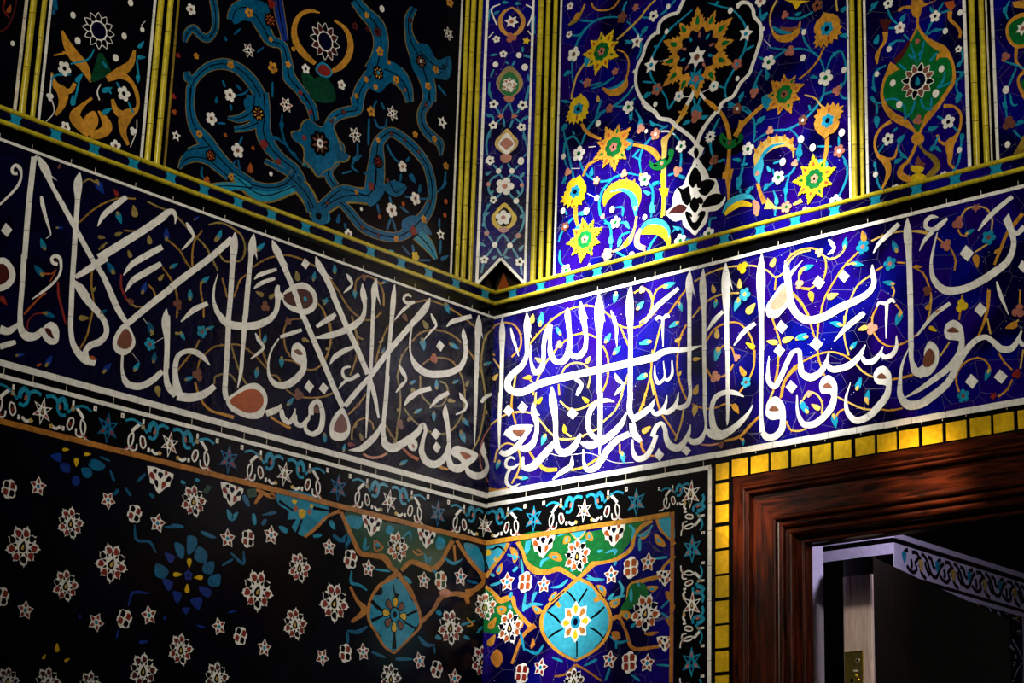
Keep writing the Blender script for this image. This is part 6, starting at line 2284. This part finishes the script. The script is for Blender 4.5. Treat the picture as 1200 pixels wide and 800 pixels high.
# right dado
t = thing('tile_panel', 'sunlit dado panel with a round turquoise medallion and green cartouches right of the corner', 'tile panel', PR.p(0.3, 2.4, 0), 'tile panels')
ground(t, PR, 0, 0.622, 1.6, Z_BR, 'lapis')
mb = MB(); seg_strip(mb, PR, 0, 0.609, Z_BR, 0.0125, 'ochre', 0.0030); seg_post(mb, PR, 0.6155, 1.6, Z_BR+0.006, 0.011, 'strap', 0.0030); mb.build('frame_strip', t)
p = Panel(t, PR); p.tq = 'sky'
p.run('''
@ 560 620 7.475
P green 365,110 1000,20 1195,-20 1500,-60 1330,110 1190,250 1030,280 870,410 730,340 500,360 420,250
P green 65,520 180,600 270,620 330,700 400,800 330,860 250,900 60,900
P sky 70,160 260,125 200,230 90,350 60,290
S ochre 270,120,30 220,220,26 130,330,30 75,420,34
S ochre 350,110,40 400,210,28 420,280,34 500,360,60 600,375,44 720,350,44 790,390,40 870,440,34
S ochre 70,500,30 150,570,36 190,620,50 300,600,44 330,690,30 400,780,34 480,870,44
S ochre 870,440,30 960,360,36 1020,300,50 1120,280,44 1195,260,40
Q straw 150,240 185,255 165,290 140,270
P sky 870,460 1000,490 1100,590 1140,720 1150,840 1090,960 1000,1060 870,1130 750,1080 640,990 580,870 590,740 690,650 780,520
S ochre 880,430,30 770,530,30 690,600,30 600,690,30 560,790,34 570,900,30 640,1010,28 750,1100,26 860,1150,22
S ochre 880,430,30 1010,500,30 1070,580,34 1140,680,30 1165,800,30 1140,920,28 1060,1030,26 960,1100,24 860,1150,22
S ochre 690,640,40 720,680,24
S ochre 1070,600,50 1020,630,34
S black 780,540,14 830,590,18 870,650,12
S black 960,520,14 910,600,18 880,650,12
S black 610,720,14 680,770,22 750,850,10
S black 1110,680,14 1060,730,22 980,790,12
S black 620,950,14 690,900,20 750,870,10
S black 1100,950,14 1040,890,20 980,860,12
S black 870,1120,12 870,980,16
S black 130,180,14 180,150,24 240,190,10
S black 70,190,10 130,170,12
P yellow 80,180 110,180 115,220 80,230
S black 70,290,20 100,360,8
Q sky 420,110 465,85 460,170 430,225 410,190
S sky 550,330,26 570,280,30 630,250,18
S sky 700,60,14 780,30,18
S sky 830,120,24 870,110,26 920,110,22 980,50,18
S sky 1130,180,24 1180,190,24 1200,230,20
S sky 820,370,24 830,340,20
S sky 930,340,24 920,320,20
P sky 810,10 940,0 920,50 875,80 830,55
S straw 800,0,10 830,50,12 875,85,14 920,55,12 950,0,10
P ochre 770,60 810,65 810,110 750,130
B sky 785,90,40,20
P ochre 945,60 980,20 1010,100 960,95
B sky 978,60,40,0
P ochre 620,230 665,195 735,240 740,275 650,260
B sky 680,243,50,90
P yellow 1030,225 1060,170 1110,145 1125,190 1060,225
B sky 1075,190,50,70
P navy 290,150 380,190 380,230 330,140
P ochre 285,155 340,180 350,260 320,300 300,230
B sky 325,240,60,0
P ochre 160,370 190,320 215,290 215,360 180,400
B sky 190,350,50,20
S sky 380,260,20 400,400,26
S sky 260,220,26 320,240,20 370,245,20
S sky 310,370,30 350,330,24
S sky 110,390,30 150,410,24
S sky 110,490,24 160,480,26 210,460,18
S sky 280,600,30 300,550,30
S sky 420,560,26 410,640,26 400,720,40
S sky 400,700,40 470,660,34 570,660,26
S sky 480,640,24 500,570,30 520,550,30
S sky 640,510,18 720,500,26 790,440,28
S sky 960,400,30 1020,440,28 1110,440,22
P ochre 620,620 650,570 690,540 690,590 640,640
B sky 665,585,40,30
P ochre 1060,490 1110,500 1125,570 1110,600 1070,540
B sky 1092,525,44,150
P ochre 480,670 530,680 570,720 520,745 490,710
B sky 520,705,44,130
S sky 1140,620,26 1195,560,26
P ochre 1150,650 1200,610 1200,660
P ochre 165,685 250,680 250,720 205,755
B sky 215,700,40,100
S sky 270,670,34 300,690,20
S navy 640,640,10 760,540,12
S navy 1010,480,10 1110,600,12
P ochre 345,790 390,790 395,860 345,880
@ 600 600 4
S ochre 305,320,14 390,240,18 500,215,20 560,170,18 580,100,16 620,60,20 660,40,16
S ochre 500,500,16 540,420,16 560,340,18 620,320,20 700,300,18
S ochre 690,310,20 710,260,14 765,205,14
S ochre 680,30,18 700,80,18 740,120,16 765,150,14
P sky 690,30 740,20 765,90 760,130 720,100
P green 560,340 620,335 640,400 590,440 510,460 540,400
P green 400,230 500,205 540,160 575,80 470,80 420,100 370,230
S strap 510,500,14 540,570,14 560,630,18 690,630,14
S strap 470,500,20 500,490,20 510,500,20
S strap 0,710,12 70,560,18 110,530,24
S strap 300,715,14 250,760,10 200,770,8
S strap 300,715,14 330,730,10 420,790,10
P ochre 600,110 640,80 655,60 640,110 610,130
P ochre 670,100 720,150 720,160 680,150
B sky 690,135,26,140 625,100,30,40
S sky 550,60,12 570,80,14 560,130,10
S sky 600,120,14 600,180,16
S sky 660,60,12 620,110,12 590,110,14
S sky 440,190,12 490,180,14 480,200,14
S sky 490,230,12 480,250,14
S sky 350,310,14 380,315,16 430,315,12
S sky 500,320,12 520,360,14 510,400,12
S sky 460,410,10 530,390,16
S sky 660,220,10 730,210,14
S sky 590,330,12 600,350,10
S sky 560,360,14 560,420,16
P ochre 400,340 430,350 435,390 410,370
B sky 420,360,26,150
P ochre 460,440 510,400 505,430 480,450
B sky 487,425,26,60
P ochre 630,350 690,350 660,375
B sky 660,360,26,90
P ochre 515,480 540,460 560,480 540,505
B sky 538,483,24,0
P strap 720,370 760,380 740,420
P strap 720,490 760,490 745,540
P strap 740,430 765,430 760,460
S turquoise 700,450,10 740,410,8
S turquoise 700,470,10 740,500,8
S turquoise 460,580,10 500,610,14 550,600,12
S turquoise 340,720,10 400,690,16
S turquoise 490,600,12 490,640,12
S turquoise 680,715,10 750,720,12
S turquoise 560,760,10 600,790,14
S turquoise 440,790,12 460,730,14
S turquoise 60,640,12 120,660,14 150,620,12
S turquoise 40,560,14 60,650,12
S turquoise 190,680,12 240,700,12
S turquoise 560,540,16 580,520,14
P strap 470,560 500,560 510,590 480,600
P strap 620,570 660,560 690,560 650,580
P strap 100,590 110,620 90,640
@ 0 0 1
F stared rust rust 595,682,12,0 638,685,11,0 717,674,11.5,0 760,659,12,5
F stared red red 715,773,11.5,10 759,777,11.5,5 634,782,11.5,15
F quad rust rust 616,682,12.5,5 740,665,13,0
F quad red red 738,776,13,0 612,789,12.5,10
F lotus rust black 677,651,19,0
F lotus rust navy 757,718,21,20 598,735,19,0
F halflotus rust black 637,636,18,0 720,624,17,0
F lotus maroon black 673,799,16,0
F lotus rust green 570,711,16,0
F halflotus rust navy 780,675,12,90 780,752,12,90
P strap 575,770 583,760 590,772 583,782
B ochre 578,730,16,30 577,750,16,30
''')
u, v = PR.at(675, 728.5); mb = MB()
mb.poly(PR, [(u+x*0.050, v+y*0.052) for x, y in star(8, 0.72, 0)], 'white', 0.0018)
for i in range(8):
    a = i*math.pi/4
    mb.poly(PR, [(u+x*0.050, v+y*0.052) for x, y in drop(0.58*math.sin(a), 0.58*math.cos(a), 0.46, 0.36, a+math.pi)], 'gold' if i % 2 == 0 else 'strap', 0.0020)
mb.poly(PR, [(u+x*0.019, v+y*0.02) for x, y in disc(1)], 'white', 0.0021); mb.poly(PR, [(u+x*0.016, v+y*0.017) for x, y in disc(1)], 'turquoise', 0.0022); mb.poly(PR, [(u+x*0.008, v+y*0.009) for x, y in disc(1)], 'navy', 0.0023)
mb.build('medallion_heart', t)
p.done('strap_work')
